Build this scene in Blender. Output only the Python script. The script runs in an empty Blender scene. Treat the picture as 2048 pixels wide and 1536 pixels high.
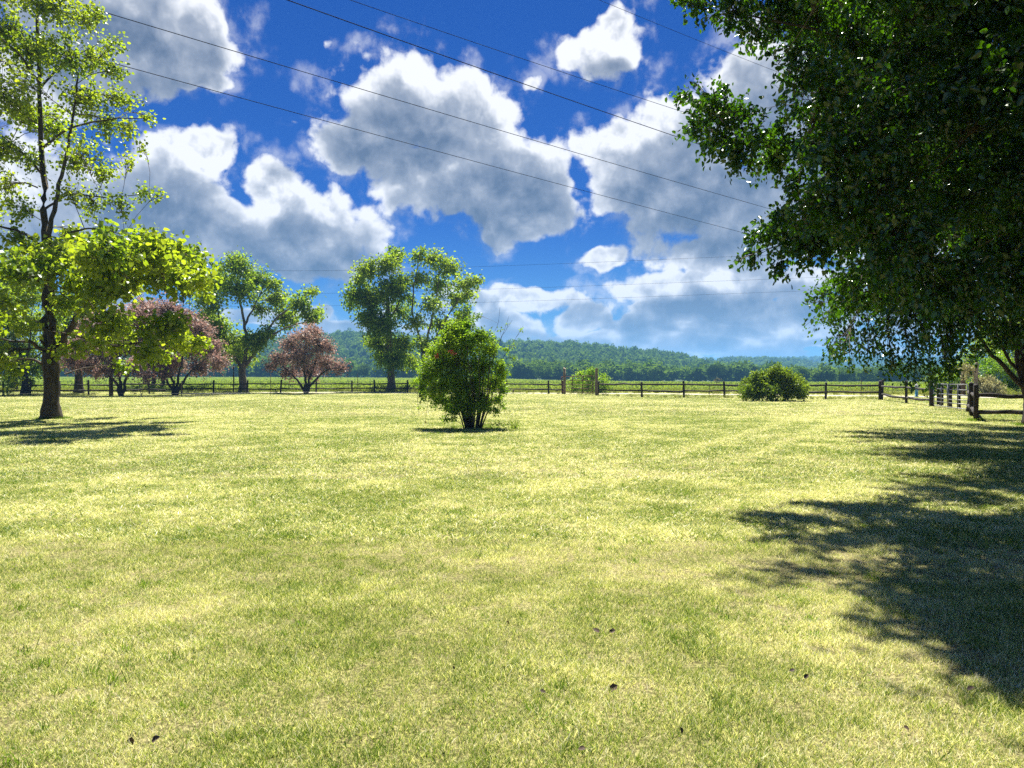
import bpy, bmesh, math, random
import numpy as np
from mathutils import Vector

# ------------------------------------------------------------------ camera
F_PX, HOR, CAM_H = 1538.0, 755.0, 1.6
scene = bpy.context.scene
C = scene.collection
cam_data = bpy.data.cameras.new('camera')
cam_data.sensor_width = 36.0
cam_data.lens = 36.0 * F_PX / 2048.0
cam_data.clip_start, cam_data.clip_end = 0.1, 20000.0
cam = bpy.data.objects.new('camera', cam_data)
cam.location = (0, 0, CAM_H)
cam.rotation_euler = (math.radians(90) - math.atan((768 - HOR) / F_PX), 0, 0)
C.objects.link(cam)
scene.camera = cam

# ------------------------------------------------------------------ light
SUN_EL, SUN_AZ = math.radians(62), math.radians(0)      # azimuth from +Y towards +X
EXPOSURE = 1.4
HAZE = 0.00027
sun_data = bpy.data.lights.new('sun', 'SUN')
sun_data.energy, sun_data.angle, sun_data.color = 5.0, math.radians(0.53), (1.0, 0.95, 0.86)
sun = bpy.data.objects.new('sun', sun_data)
sdir = Vector((math.sin(SUN_AZ) * math.cos(SUN_EL), math.cos(SUN_AZ) * math.cos(SUN_EL), math.sin(SUN_EL)))
sun.rotation_euler = sdir.to_track_quat('Z', 'Y').to_euler()
C.objects.link(sun)
vs = scene.view_settings
vs.view_transform, vs.look, vs.gamma, vs.exposure = 'Standard', 'None', 1.0, EXPOSURE
vs.use_curve_mapping = False
cy = scene.cycles
cy.max_bounces, cy.diffuse_bounces, cy.glossy_bounces = 6, 3, 2
cy.transmission_bounces, cy.transparent_max_bounces, cy.volume_bounces = 4, 4, 0
cy.use_denoising = False
cy.use_adaptive_sampling = True
cy.adaptive_threshold = 0.015
cy.sample_clamp_indirect = 4.0
cy.sample_clamp_direct = 12.0
cy.caustics_reflective = cy.caustics_refractive = False


# ------------------------------------------------------------------ node helper
class NT:
    def __init__(self, tree):
        self.t = tree

    def n(self, kind, **kw):
        nd = self.t.nodes.new(kind)
        for k, v in kw.items():
            setattr(nd, k, v)
        return nd

    def put(self, sock, v):
        if isinstance(v, bpy.types.NodeSocket):
            self.t.links.new(v, sock)
        elif v is not None:
            sock.default_value = v

    def m(self, op, a, b=None, c=None, clamp=False):
        nd = self.n('ShaderNodeMath', operation=op, use_clamp=clamp)
        for i, v in enumerate((a, b, c)):
            if v is not None:
                self.put(nd.inputs[i], v)
        return nd.outputs[0]

    def v(self, op, a, b=None, c=None, scale=None, out=0):
        nd = self.n('ShaderNodeVectorMath', operation=op)
        for i, x in enumerate((a, b, c)):
            if x is not None:
                self.put(nd.inputs[i], x)
        if scale is not None:
            self.put(nd.inputs['Scale'], scale)
        return nd.outputs[out]

    def noise(self, vec, scale, detail=4, rough=0.55, dist=0.0, col=False, dim='3D'):
        nd = self.n('ShaderNodeTexNoise', noise_dimensions=dim)
        self.put(nd.inputs['Vector'], vec)
        nd.inputs['Scale'].default_value = scale
        nd.inputs['Detail'].default_value = detail
        nd.inputs['Roughness'].default_value = rough
        nd.inputs['Distortion'].default_value = dist
        return nd.outputs['Color' if col else 0]

    def step(self, x, lo, hi, a=0.0, b=1.0, smooth=True):
        nd = self.n('ShaderNodeMapRange', interpolation_type='SMOOTHSTEP' if smooth else 'LINEAR')
        for i, y in enumerate((x, lo, hi, a, b)):
            self.put(nd.inputs[i], y)
        return nd.outputs[0]

    def mix(self, f, a, b, mode='MIX'):
        nd = self.n('ShaderNodeMix', data_type='RGBA', blend_type=mode)
        self.put(nd.inputs[0], f)
        self.put(nd.inputs[6], a if not isinstance(a, tuple) else (*a, 1)[:4])
        self.put(nd.inputs[7], b if not isinstance(b, tuple) else (*b, 1)[:4])
        return nd.outputs[2]

    def xyz(self, x, y, z=0.0):
        nd = self.n('ShaderNodeCombineXYZ')
        for i, q in enumerate((x, y, z)):
            self.put(nd.inputs[i], q)
        return nd.outputs[0]


# ------------------------------------------------------------------ sky: Nishita air with cumulus
def px_dir(px, py):                                      # sky position in units of 100 px of arc (azimuth, elevation)
    u = math.atan((px - 1024) / F_PX)
    v = math.atan((HOR - py) / F_PX * math.cos(u))
    return u * F_PX / 100, v * F_PX / 100


CLOUDS = [  # px, py, rx, ry
    (230, 40, 210, 130), (400, 90, 70, 80), (395, 165, 75, 24), (90, 150, 130, 90),
    (320, 400, 170, 115), (410, 290, 80, 48), (110, 430, 180, 130), (440, 450, 120, 75),
    (552, 385, 72, 72), (640, 445, 140, 75), (610, 510, 170, 62),
    (820, 220, 165, 110), (740, 285, 120, 70), (940, 250, 115, 95), (890, 345, 185, 105), (1040, 350, 130, 95), (1045, 430, 140, 68),
    (1225, 300, 95, 70), (1350, 285, 140, 95), (1430, 400, 220, 110), (1270, 375, 130, 60), (1460, 500, 230, 55),
    (1545, 200, 150, 140), (1750, 350, 250, 200),
    (1205, 105, 105, 58), (1225, 60, 50, 40), (1055, 172, 55, 48, .72), (655, 90, 40, 44, .78), (590, 238, 75, 26, .75),
    (1215, 515, 55, 32), (1480, 575, 270, 50), (1030, 605, 150, 36), (1000, 650, 120, 40), (1165, 635, 70, 40), (1390, 615, 100, 50), (1560, 640, 170, 60), (1300, 690, 380, 36),
]
CLOUD_MASSES = [
    (215, 35, 200, 110), (320, 385, 170, 95), (130, 470, 230, 110), (560, 460, 210, 90), (790, 230, 200, 95),
    (980, 360, 220, 110), (1400, 360, 260, 120), (1640, 260, 280, 200), (1205, 105, 90, 40),
    (1480, 560, 230, 45), (1050, 625, 120, 30), (1165, 645, 50, 25), (1400, 630, 70, 30), (1560, 655, 130, 35), (1300, 700, 300, 20),
]


def blob_field(t, qw, blobs):
    f = None
    for px, py, rx, ry, *thin in blobs:
        u, v = px_dir(px, py)
        ix, iy = 100 / rx, 100 / ry
        d = t.v('LENGTH', t.v('MULTIPLY_ADD', qw, (ix, iy, 0), (-u * ix, -v * iy, 0)), out=1)
        if thin:
            d = t.m('ADD', d, thin[0])
        f = d if f is None else t.m('MINIMUM', f, d)
    return t.m('SUBTRACT', 1.0, f)


SKY_TINT = (0.004, 0.165, 0.56)
world = bpy.data.worlds.new('World')
scene.world = world
world.use_nodes = True
world.node_tree.nodes.clear()
w = NT(world.node_tree)
sky = w.n('ShaderNodeTexSky', sky_type='NISHITA', sun_disc=False, sun_elevation=SUN_EL, sun_rotation=SUN_AZ,
          altitude=300.0, air_density=1.0, dust_density=0.25, ozone_density=2.5)
tc = w.n('ShaderNodeTexCoord')
sp = w.n('ShaderNodeSeparateXYZ')
w.put(sp.inputs[0], tc.outputs['Generated'])
uu = w.m('MULTIPLY', w.m('ARCTAN2', sp.outputs[0], sp.outputs[1]), F_PX / 100)
vv = w.m('MULTIPLY', w.m('ARCSINE', sp.outputs[2]), F_PX / 100)
q = w.xyz(uu, vv)
tint = w.mix(1.0, sky.outputs[0], w.mix(w.step(vv, 0.0, 3.5), (0.17, 0.40, 0.70), SKY_TINT), 'MULTIPLY')
warp = w.v('SUBTRACT', w.noise(q, 0.85, 3, 0.55, col=True, dim='2D'), (0.5, 0.5, 0.5))
qw = w.v('MULTIPLY_ADD', warp, (0.55, 0.5, 0), q)
qf = w.v('MULTIPLY_ADD', warp, (0.25, 0.25, 0), q)
placed = blob_field(w, qw, CLOUDS)
# free-running cumulus: the low band above the hills, and the sky outside the placed clouds
k = w.m('DIVIDE', 5.0, w.m('ADD', w.m('MAXIMUM', vv, -0.5), 1.3))
band = w.noise(w.xyz(w.m('MULTIPLY', uu, 0.55), w.m('MULTIPLY', k, 1.3)), 1.6, 2, 0.5, dim='2D')
low = w.step(vv, 0.8, 2.4, 0.3, -0.9)
rad = w.m('MAXIMUM', w.step(w.m('ABSOLUTE', uu), 9.8, 12.5), w.step(vv, 8.0, 10.5))
low = w.m('MAXIMUM', low, w.m('MULTIPLY_ADD', rad, 0.5, -0.9))
free = w.m('MULTIPLY_ADD', w.m('SUBTRACT', band, 0.5), 3.0, low)
body = w.m('MAXIMUM', placed, free)
body = w.m('ADD', w.m('MULTIPLY', w.m('MINIMUM', body, 0.0), 2.2), w.m('MULTIPLY', w.m('MAXIMUM', body, 0.0), 1.9))
fine = w.noise(qf, 1.0, 8, 0.61, dim='2D')
fine_up = w.noise(w.v('ADD', qf, (0.03, 0.26, 0)), 1.0, 4, 0.56, dim='2D')
vo = w.n('ShaderNodeTexVoronoi', feature='F1', voronoi_dimensions='2D')
w.put(vo.inputs['Vector'], qf)
vo.inputs['Scale'].default_value = 1.35
vo.inputs['Detail'].default_value = 2.0
vo.inputs['Roughness'].default_value = 0.5
puff = w.m('MULTIPLY_ADD', vo.outputs['Distance'], -0.8, 0.36)
dens = w.m('ADD', body, w.m('ADD', w.m('MULTIPLY_ADD', fine, 1.9, -0.80), puff))
alpha = w.step(dens, -0.05, 0.46)
veil = w.m('MULTIPLY', w.step(dens, -0.75, 0.1), w.step(fine, 0.42, 0.68, 0.0, 0.38))
alpha = w.m('MAXIMUM', alpha, veil)
above = w.m('MAXIMUM', blob_field(w, w.v('ADD', qw, (-0.06, 0.55, 0)), CLOUD_MASSES), w.m('MULTIPLY', free, 0.5))
shade = w.step(w.m('MULTIPLY_ADD', fine, 0.6, w.m('SUBTRACT', above, 0.30)), -0.25, 0.55)
relief = w.m('SUBTRACT', fine, fine_up)
edge = w.step(dens, 0.2, 1.0, 0.26, 0.0)
lit = w.m('ADD', w.m('MULTIPLY_ADD', relief, 1.6, 1.0), w.m('ADD', w.m('MULTIPLY_ADD', shade, -0.70, edge), w.m('MULTIPLY', puff, 0.45)), clamp=True)
ramp = w.n('ShaderNodeValToRGB')
w.put(ramp.inputs[0], lit)
cr = ramp.color_ramp
cr.elements[0].position, cr.elements[0].color = 0.0, (1.0, 1.35, 2.15, 1)
cr.elements[1].position, cr.elements[1].color = 1.0, (7.8, 7.8, 8.0, 1)
e = cr.elements.new(0.30)
e.color = (1.9, 2.25, 3.05, 1)
e = cr.elements.new(0.60)
e.color = (3.2, 3.5, 4.2, 1)
e = cr.elements.new(0.80)
e.color = (5.3, 5.5, 6.0, 1)
cloudcol = w.mix(w.step(vv, 0.2, 2.0, 0.30, 0.0), ramp.outputs[0], (3.1, 3.9, 5.2))
skycol = w.mix(alpha, tint, cloudcol)
bg = w.n('ShaderNodeBackground')
w.put(bg.inputs[0], skycol)
bg.inputs[1].default_value = 0.05
wo = w.n('ShaderNodeOutputWorld')
w.put(wo.inputs[0], bg.outputs[0])
world.cycles.sampling_method = 'NONE'

# ------------------------------------------------------------------ helpers
random.seed(7)
R0 = np.random.default_rng(11)


def P(px, py, d):                                        # a point of the photograph at distance d, in metres
    return np.array([(px - 1024) / F_PX * d, d, CAM_H + (HOR - py) / F_PX * d])


def zg(x, y):                                            # height of the land: level lawn, then a field that tilts gently
    x, y = np.asarray(x, float), np.asarray(y, float)
    t = np.clip((y - 95) / 300.0, 0, 1.6)
    return t * (0.1 - np.where(x > 0, 1.45 * np.tanh(x / 45.0), 1.1 * np.tanh(x / 100.0)))


def tag(o, label=None, cat=None, group=None, kind=None):
    for k, v in (('label', label), ('category', cat), ('group', group), ('kind', kind)):
        if v:
            o[k] = v
    return o


def empty(name, loc=(0, 0, 0), rz=0.0):
    o = bpy.data.objects.new(name, None)
    o.empty_display_size = 0.3
    o.location = loc
    o.rotation_euler = (0, 0, rz)
    C.objects.link(o)
    return o


def link(name, me, mat, parent=None, loc=(0, 0, 0)):
    o = bpy.data.objects.new(name, me)
    if mat is not None and not me.materials:
        me.materials.append(mat)
    o.location = loc
    if parent is not None:
        o.parent = parent
    C.objects.link(o)
    return o


def raw_mesh(name, V, F, tone=None, smooth=False):
    """V (n,3), F (m,k) arrays of equal-sized faces -> mesh; tone: one value per vertex."""
    V = np.ascontiguousarray(V, dtype=np.float32)
    F = np.ascontiguousarray(F, dtype=np.int32)
    me = bpy.data.meshes.new(name)
    m, k = F.shape
    me.vertices.add(len(V))
    me.vertices.foreach_set('co', V.ravel())
    me.loops.add(m * k)
    me.loops.foreach_set('vertex_index', F.ravel())
    me.polygons.add(m)
    me.polygons.foreach_set('loop_start', np.arange(m, dtype=np.int32) * k)
    if smooth:
        me.polygons.foreach_set('use_smooth', np.ones(m, bool))
    me.update(calc_edges=True)
    if tone is not None:
        a = me.attributes.new('tone', 'FLOAT', 'POINT')
        a.data.foreach_set('value', np.ascontiguousarray(tone, dtype=np.float32))
    return me


class Tubes:
    """collects swept tubes of varying radius, all with the same number of sides"""

    def __init__(self, sides=6):
        self.s, self.V, self.F, self.n = sides, [], [], 0

    def add(self, pts, rad, cap=True, rough=0.0):
        pts = np.asarray(pts, float)
        rad = np.broadcast_to(np.asarray(rad, float), (len(pts),))
        k, s = len(pts), self.s
        tan = np.gradient(pts, axis=0)
        tan /= np.linalg.norm(tan, axis=1, keepdims=True) + 1e-9
        ref = np.array([0.31, 0.95, 0.02]) if abs(tan[0][2]) > 0.8 else np.array([0.02, 0.03, 1.0])
        a = np.cross(tan, ref)
        a /= np.linalg.norm(a, axis=1, keepdims=True) + 1e-9
        b = np.cross(tan, a)
        th = np.arange(s) * 2 * math.pi / s
        rr = rad[:, None] * (1 + rough * (R0.random((k, s)) - 0.5))
        ring = pts[:, None, :] + rr[..., None] * (a[:, None, :] * np.cos(th)[None, :, None] + b[:, None, :] * np.sin(th)[None, :, None])
        self.V.append(ring.reshape(-1, 3))
        i = np.arange(k - 1)[:, None] * s + np.arange(s)[None, :]
        j = np.arange(k - 1)[:, None] * s + (np.arange(s)[None, :] + 1) % s
        f = np.stack([i, j, j + s, i + s], -1).reshape(-1, 4) + self.n
        self.F.append(f)
        self.n += k * s
        if cap:
            for row, flip in ((0, True), (k - 1, False)):
                c = row * s + np.arange(s) + self.n - k * s
                if s == 4:
                    self.F.append((c[::-1] if flip else c)[None, :])
                elif s % 2 == 0:
                    c = c[::-1] if flip else c
                    self.F.append(np.array([[c[0], c[q1], c[q1 + 1], c[q1 + 2]] for q1 in range(1, s - 2, 2)]))

    def mesh(self, name, smooth=True):
        return raw_mesh(name, np.concatenate(self.V), np.concatenate(self.F), smooth=smooth)


def bez(p0, p1, p2, n):
    t = np.linspace(0, 1, n)[:, None]
    return (1 - t) ** 2 * p0 + 2 * t * (1 - t) * p1 + t ** 2 * p2


def spline(pts, n):
    """Catmull-Rom through pts"""
    pts = np.asarray(pts, float)
    if len(pts) == 2:
        return pts[0] + (pts[1] - pts[0]) * np.linspace(0, 1, n)[:, None]
    ext = np.vstack([2 * pts[0] - pts[1], pts, 2 * pts[-1] - pts[-2]])
    out = []
    ts = np.linspace(0, len(pts) - 1 - 1e-6, n)
    for t in ts:
        i = int(t)
        u = t - i
        a, b, c, d = ext[i:i + 4]
        out.append(0.5 * (2 * b + (c - a) * u + (2 * a - 5 * b + 4 * c - d) * u * u + (3 * b - a - 3 * c + d) * u ** 3))
    return np.array(out)


LEAF = {  # template points: along, across, lift; faces as quads
    'ovate': (np.array([[0, 0, 0], [.28, .33, .10], [.70, .27, .05], [1, 0, -.14], [.70, -.27, .05], [.28, -.33, .10]]),
              np.array([[0, 2, 1], [0, 3, 2], [0, 4, 3], [0, 5, 4]])),
    'kite': (np.array([[0, 0, 0], [.42, .30, .06], [1, 0, -.05], [.42, -.30, .06]]), np.array([[0, 1, 2, 3]])),
    'lance': (np.array([[0, 0, 0], [.45, .17, .05], [1, 0, -.1], [.45, -.17, .05]]), np.array([[0, 1, 2, 3]])),
    'broad': (np.array([[0, 0, 0], [.25, .44, .10], [.35, 0, 0], [.25, -.44, .10], [1, 0, -.15], [.68, .34, .02], [.68, -.34, .02]]),
              np.array([[0, 2, 1, 1], [0, 3, 2, 2], [2, 4, 5, 1], [2, 3, 6, 4]])),
}


def leaves_mesh(name, pos, axis, nrm, size, kind, rng, tone=None):
    T, FQ = LEAF[kind]
    n = len(pos)
    axis = axis / (np.linalg.norm(axis, axis=1, keepdims=True) + 1e-9)
    b = np.cross(nrm, axis)
    b /= np.linalg.norm(b, axis=1, keepdims=True) + 1e-9
    nn = np.cross(axis, b)
    s = np.broadcast_to(size, (n,))[:, None, None]
    V = pos[:, None, :] + s * (T[None, :, 0:1] * axis[:, None, :] + T[None, :, 1:2] * b[:, None, :] + T[None, :, 2:3] * nn[:, None, :])
    if tone is None:
        tone = rng.random(n)
    k = len(T)
    if kind == 'broad':                       # two triangles + two quads: as triangles
        tri = []
        for f in FQ:
            if f[2] == f[3]:
                tri.append(f[:3])
            else:
                tri.append(f[[0, 1, 2]])
                tri.append(f[[0, 2, 3]])
        FQ = np.array(tri)
    F = (np.arange(n)[:, None, None] * k + FQ[None]).reshape(-1, FQ.shape[1])
    return raw_mesh(name, V.reshape(-1, 3), F, np.repeat(tone, k))


# ------------------------------------------------------------------ materials
MATS = {}


def new_mat(name):
    m = bpy.data.materials.new(name)
    m.use_nodes = True
    m.node_tree.nodes.clear()
    t = NT(m.node_tree)
    out = t.n('ShaderNodeOutputMaterial')
    MATS[name] = m
    return m, t, out


def leaf_mat(name, c0, c1, trans=0.45, tcol=None, gloss=0.06, rough=0.35, patch=0.0, per_tree=0.0, pscale=0.6):
    """c0..c1: the range of leaf colours; light passes through the blade and comes out yellower"""
    m, t, out = new_mat(name)
    at = t.n('ShaderNodeAttribute', attribute_name='tone')
    f = at.outputs['Fac']
    if patch:
        geo = t.n('ShaderNodeNewGeometry')
        f = t.m('ADD', t.m('MULTIPLY', f, 1 - patch), t.m('MULTIPLY', t.step(t.noise(geo.outputs['Position'], pscale, 2), 0.3, 0.7), patch))
    if per_tree:                                         # whole crowns differ from their neighbours
        oi = t.n('ShaderNodeObjectInfo')
        f = t.m('ADD', t.m('MULTIPLY', f, 1 - per_tree), t.m('MULTIPLY', oi.outputs['Random'], per_tree))
    col = t.mix(f, c0, c1)
    dif = t.n('ShaderNodeBsdfDiffuse')
    t.put(dif.inputs[0], col)
    tr = t.n('ShaderNodeBsdfTranslucent')
    t.put(tr.inputs[0], t.mix(1.0, col, tcol or (1.6, 1.7, 0.5), 'MULTIPLY'))
    mx = t.n('ShaderNodeMixShader')
    mx.inputs[0].default_value = trans
    t.put(mx.inputs[1], dif.outputs[0])
    t.put(mx.inputs[2], tr.outputs[0])
    gl = t.n('ShaderNodeBsdfGlossy')
    gl.inputs['Roughness'].default_value = rough
    gl.inputs['Color'].default_value = (0.9, 0.95, 0.9, 1)
    m2 = t.n('ShaderNodeMixShader')
    m2.inputs[0].default_value = gloss
    t.put(m2.inputs[1], mx.outputs[0])
    t.put(m2.inputs[2], gl.outputs[0])
    t.put(out.inputs[0], m2.outputs[0])
    return m


def solid_mat(name, c0, c1, scale=6.0, rough=0.8, stretch=(1, 1, 1), bump=0.0, detail=5, metal=0.0, c2=None, s2=1.2):
    """two colours blended by noise in object space, with fine relief"""
    m, t, out = new_mat(name)
    tc = t.n('ShaderNodeTexCoord')
    v = t.v('MULTIPLY', tc.outputs['Object'], stretch)
    nz = t.noise(v, scale, detail, 0.6)
    col = t.mix(t.step(nz, 0.3, 0.7), c0, c1)
    if c2:
        col = t.mix(t.step(t.noise(tc.outputs['Object'], s2, 3), 0.5, 0.68), col, c2)
    b = t.n('ShaderNodeBsdfPrincipled')
    t.put(b.inputs['Base Color'], col)
    b.inputs['Roughness'].default_value = rough
    b.inputs['Metallic'].default_value = metal
    if bump:
        bp = t.n('ShaderNodeBump')
        bp.inputs['Strength'].default_value = bump
        bp.inputs['Distance'].default_value = 0.02
        t.put(bp.inputs['Height'], nz)
        t.put(b.inputs['Normal'], bp.outputs[0])
    t.put(out.inputs[0], b.outputs[0])
    return m


BARK = solid_mat('bark', (0.022, 0.017, 0.010), (0.085, 0.068, 0.042), 9.0, 0.9, (1, 1, 0.18), 0.9)
BARK_DARK = solid_mat('bark_dark', (0.022, 0.018, 0.014), (0.075, 0.06, 0.045), 9.0, 0.9, (1, 1, 0.2), 0.8)
BARK_GREY = solid_mat('bark_grey', (0.07, 0.06, 0.05), (0.20, 0.18, 0.15), 9.0, 0.9, (1, 1, 0.25), 0.7)
TWIG = solid_mat('twig', (0.05, 0.038, 0.025), (0.12, 0.095, 0.065), 3.0, 0.9)
WOOD_DARK = solid_mat('creosoted_wood', (0.012, 0.010, 0.009), (0.05, 0.04, 0.032), 7.0, 0.85, (1, 1, 0.15), 0.6, c2=(0.10, 0.085, 0.07), s2=2.0)
WOOD_PALE = solid_mat('weathered_wood', (0.15, 0.12, 0.08), (0.34, 0.28, 0.19), 8.0, 0.9, (1, 1, 0.12), 0.7)
RUST = solid_mat('rusty_steel', (0.06, 0.022, 0.012), (0.17, 0.075, 0.045), 14.0, 0.85, bump=0.3)
GALV = solid_mat('galvanised_steel', (0.16, 0.165, 0.17), (0.28, 0.285, 0.29), 10.0, 0.45, metal=0.6)
WIRE = solid_mat('cable', (0.008, 0.008, 0.012), (0.016, 0.016, 0.024), 2.0, 1.0)
WIRE.node_tree.nodes['Principled BSDF'].inputs['Specular IOR Level'].default_value = 0.05
STAKE = solid_mat('steel_stake', (0.05, 0.055, 0.04), (0.12, 0.08, 0.05), 12.0, 0.8)

# ------------------------------------------------------------------ scatter (geometry nodes) for stuff nobody could count
def scatter(name, pts, scl, meshes, mat, label, cat, tilt=0.15, seed=1, zs=None):
    me = raw_points(name, pts, scl)
    o = link(name, me, None)
    coll = bpy.data.collections.new(name + '_variants')
    for i, m in enumerate(meshes):
        if not m.materials:
            m.materials.append(mat)
        coll.objects.link(bpy.data.objects.new('%s_variant' % name, m))
    ng = bpy.data.node_groups.new(name + '_scatter', 'GeometryNodeTree')
    ng.interface.new_socket('Geometry', in_out='INPUT', socket_type='NodeSocketGeometry')
    ng.interface.new_socket('Geometry', in_out='OUTPUT', socket_type='NodeSocketGeometry')
    nn, ll = ng.nodes, ng.links
    gi, go = nn.new('NodeGroupInput'), nn.new('NodeGroupOutput')
    ci = nn.new('GeometryNodeCollectionInfo')
    ci.inputs['Collection'].default_value = coll
    ci.inputs['Separate Children'].default_value = True
    ci.inputs['Reset Children'].default_value = True
    iop = nn.new('GeometryNodeInstanceOnPoints')
    iop.inputs['Pick Instance'].default_value = True
    ri = nn.new('FunctionNodeRandomValue')
    ri.data_type = 'INT'
    ri.inputs[4].default_value, ri.inputs[5].default_value = 0, len(meshes) - 1
    ri.inputs['Seed'].default_value = seed
    rr = nn.new('FunctionNodeRandomValue')
    rr.data_type = 'FLOAT_VECTOR'
    rr.inputs[0].default_value = (-tilt, -tilt, 0)
    rr.inputs[1].default_value = (tilt, tilt, 6.283)
    rr.inputs['Seed'].default_value = seed + 5
    na = nn.new('GeometryNodeInputNamedAttribute')
    na.data_type = 'FLOAT_VECTOR'
    na.inputs['Name'].default_value = 'scl'
    ll.new(gi.outputs[0], iop.inputs['Points'])
    ll.new(ci.outputs[0], iop.inputs['Instance'])
    ll.new(ri.outputs[2], iop.inputs['Instance Index'])
    ll.new(rr.outputs[0], iop.inputs['Rotation'])
    ll.new(na.outputs[0], iop.inputs['Scale'])
    ll.new(iop.outputs[0], go.inputs[0])
    md = o.modifiers.new('scatter', 'NODES')
    md.node_group = ng
    return tag(o, label, cat, kind='stuff')


def raw_points(name, pts, scl):
    me = bpy.data.meshes.new(name)
    me.vertices.add(len(pts))
    me.vertices.foreach_set('co', np.ascontiguousarray(pts, np.float32).ravel())
    scl = np.asarray(scl, np.float32)
    if scl.ndim == 1:
        scl = np.repeat(scl[:, None], 3, 1)
    a = me.attributes.new('scl', 'FLOAT_VECTOR', 'POINT')
    a.data.foreach_set('vector', np.ascontiguousarray(scl, np.float32).ravel())
    me.update()
    return me


def grid_mesh(name, X, Y, Z):
    n, m = X.shape
    V = np.stack([X, Y, Z], -1).reshape(-1, 3)
    i = (np.arange(n - 1)[:, None] * m + np.arange(m - 1)[None, :]).ravel()
    F = np.stack([i, i + m, i + m + 1, i + 1], -1)
    return raw_mesh(name, V, F, smooth=True)


def wedge_points(d0, d1, dens, rng, k=0.70, margin=3.0):
    area = k * (d1 * d1 - d0 * d0) + 2 * margin * (d1 - d0)
    n = int(area * dens)
    d = d0 + (d1 - d0) * rng.random(n * 2)
    keep = rng.random(n * 2) < (k * d + margin) / (k * d1 + margin)
    d = d[keep][:n]
    x = (rng.random(len(d)) * 2 - 1) * (k * d + margin)
    return x, d


# ------------------------------------------------------------------ ground, field, track
def vnoise(x, y, scale, seed):
    """value noise 0..1 on the plane"""
    g = np.random.default_rng(seed).random((64, 64))
    u, v = x * scale + 17.3, y * scale + 9.1
    i, j = np.floor(u).astype(int), np.floor(v).astype(int)
    fu, fv = u - i, v - j
    fu, fv = fu * fu * (3 - 2 * fu), fv * fv * (3 - 2 * fv)
    G = lambda a, b: g[a % 64, b % 64]
    return (G(i, j) * (1 - fu) + G(i + 1, j) * fu) * (1 - fv) + (G(i, j + 1) * (1 - fu) + G(i + 1, j + 1) * fu) * fv


def ground_colour(t, pos):
    """lawn colours by place: greener and drier patches, straw, a little bare soil; returns (greenness, dryness)"""
    big = t.noise(pos, 0.11, 3, 0.55)
    mid = t.noise(pos, 0.7, 5, 0.62)
    f_ = t.step(t.m('ADD', t.m('MULTIPLY', big, 0.5), t.m('MULTIPLY', mid, 0.5)), 0.40, 0.60)
    # worn wheel tracks across the lawn
    sp_ = t.n('ShaderNodeSeparateXYZ')
    t.put(sp_.inputs[0], pos)
    e_ = t.m('ADD', t.m('MULTIPLY', sp_.outputs[0], 0.875), t.m('MULTIPLY_ADD', sp_.outputs[1], -0.484, t.m('MULTIPLY_ADD', mid, 0.5, 3.05)))
    for o_ in (0.0, 1.5):
        f_ = t.m('MAXIMUM', f_, t.m('MULTIPLY', t.step(t.m('ADD', sp_.outputs[1], t.m('MULTIPLY', mid, 4.0)), 12.0, 18.0), t.step(t.m('ABSOLUTE', t.m('ADD', e_, o_)), 0.10, 0.40, 0.75, 0.0)))
    return f_


m, t, out = new_mat('lawn_soil')
geo = t.n('ShaderNodeNewGeometry')
dry = ground_colour(t, geo.outputs['Position'])
fine = t.noise(geo.outputs['Position'], 38.0, 4, 0.7)
col = t.mix(dry, (0.26, 0.25, 0.09), (0.38, 0.33, 0.16))
col = t.mix(t.step(fine, 0.42, 0.62), t.mix(0.75, col, (0.04, 0.035, 0.015)), col)
b = t.n('ShaderNodeBsdfPrincipled')
t.put(b.inputs['Base Color'], col)
b.inputs['Roughness'].default_value = 0.95
b.inputs['Specular IOR Level'].default_value = 0.1
bp = t.n('ShaderNodeBump')
bp.inputs['Strength'].default_value = 0.5
bp.inputs['Distance'].default_value = 0.02
t.put(bp.inputs['Height'], fine)
t.put(b.inputs['Normal'], bp.outputs[0])
t.put(out.inputs[0], b.outputs[0])

FIELD_SOIL = solid_mat('field_soil', (0.10, 0.14, 0.04), (0.16, 0.17, 0.06), 0.6, 0.95)
LAND = solid_mat('far_land', (0.05, 0.085, 0.025), (0.09, 0.12, 0.04), 0.05, 0.95)
GRAVEL = solid_mat('pale_gravel', (0.42, 0.37, 0.29), (0.62, 0.57, 0.47), 9.0, 0.95, bump=0.4, c2=(0.34, 0.30, 0.2), s2=0.5)

ys = np.concatenate([np.linspace(-60, 95, 8), np.linspace(115, 620, 26), np.geomspace(700, 9000, 14)])
xs = np.concatenate([-np.geomspace(9000, 320, 12), np.linspace(-280, 280, 29), np.geomspace(320, 9000, 12)])
Y, X = np.meshgrid(ys, xs, indexing='ij')
tag(link('ground', grid_mesh('ground', X.T, Y.T, zg(X, Y).T - 0.03), LAND), kind='structure')
ys, xs = np.linspace(-14, 84, 15), np.linspace(-75, 75, 20)
Y, X = np.meshgrid(ys, xs, indexing='ij')
tag(link('lawn', grid_mesh('lawn', X.T, Y.T, X.T * 0), MATS['lawn_soil']), kind='structure')
ys, xs = np.linspace(84.5, 398, 30), np.linspace(-330, 330, 40)
Y, X = np.meshgrid(ys, xs, indexing='ij')
tag(link('field', grid_mesh('field', X.T, Y.T, zg(X, Y).T + 0.03), FIELD_SOIL), kind='structure')

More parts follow.
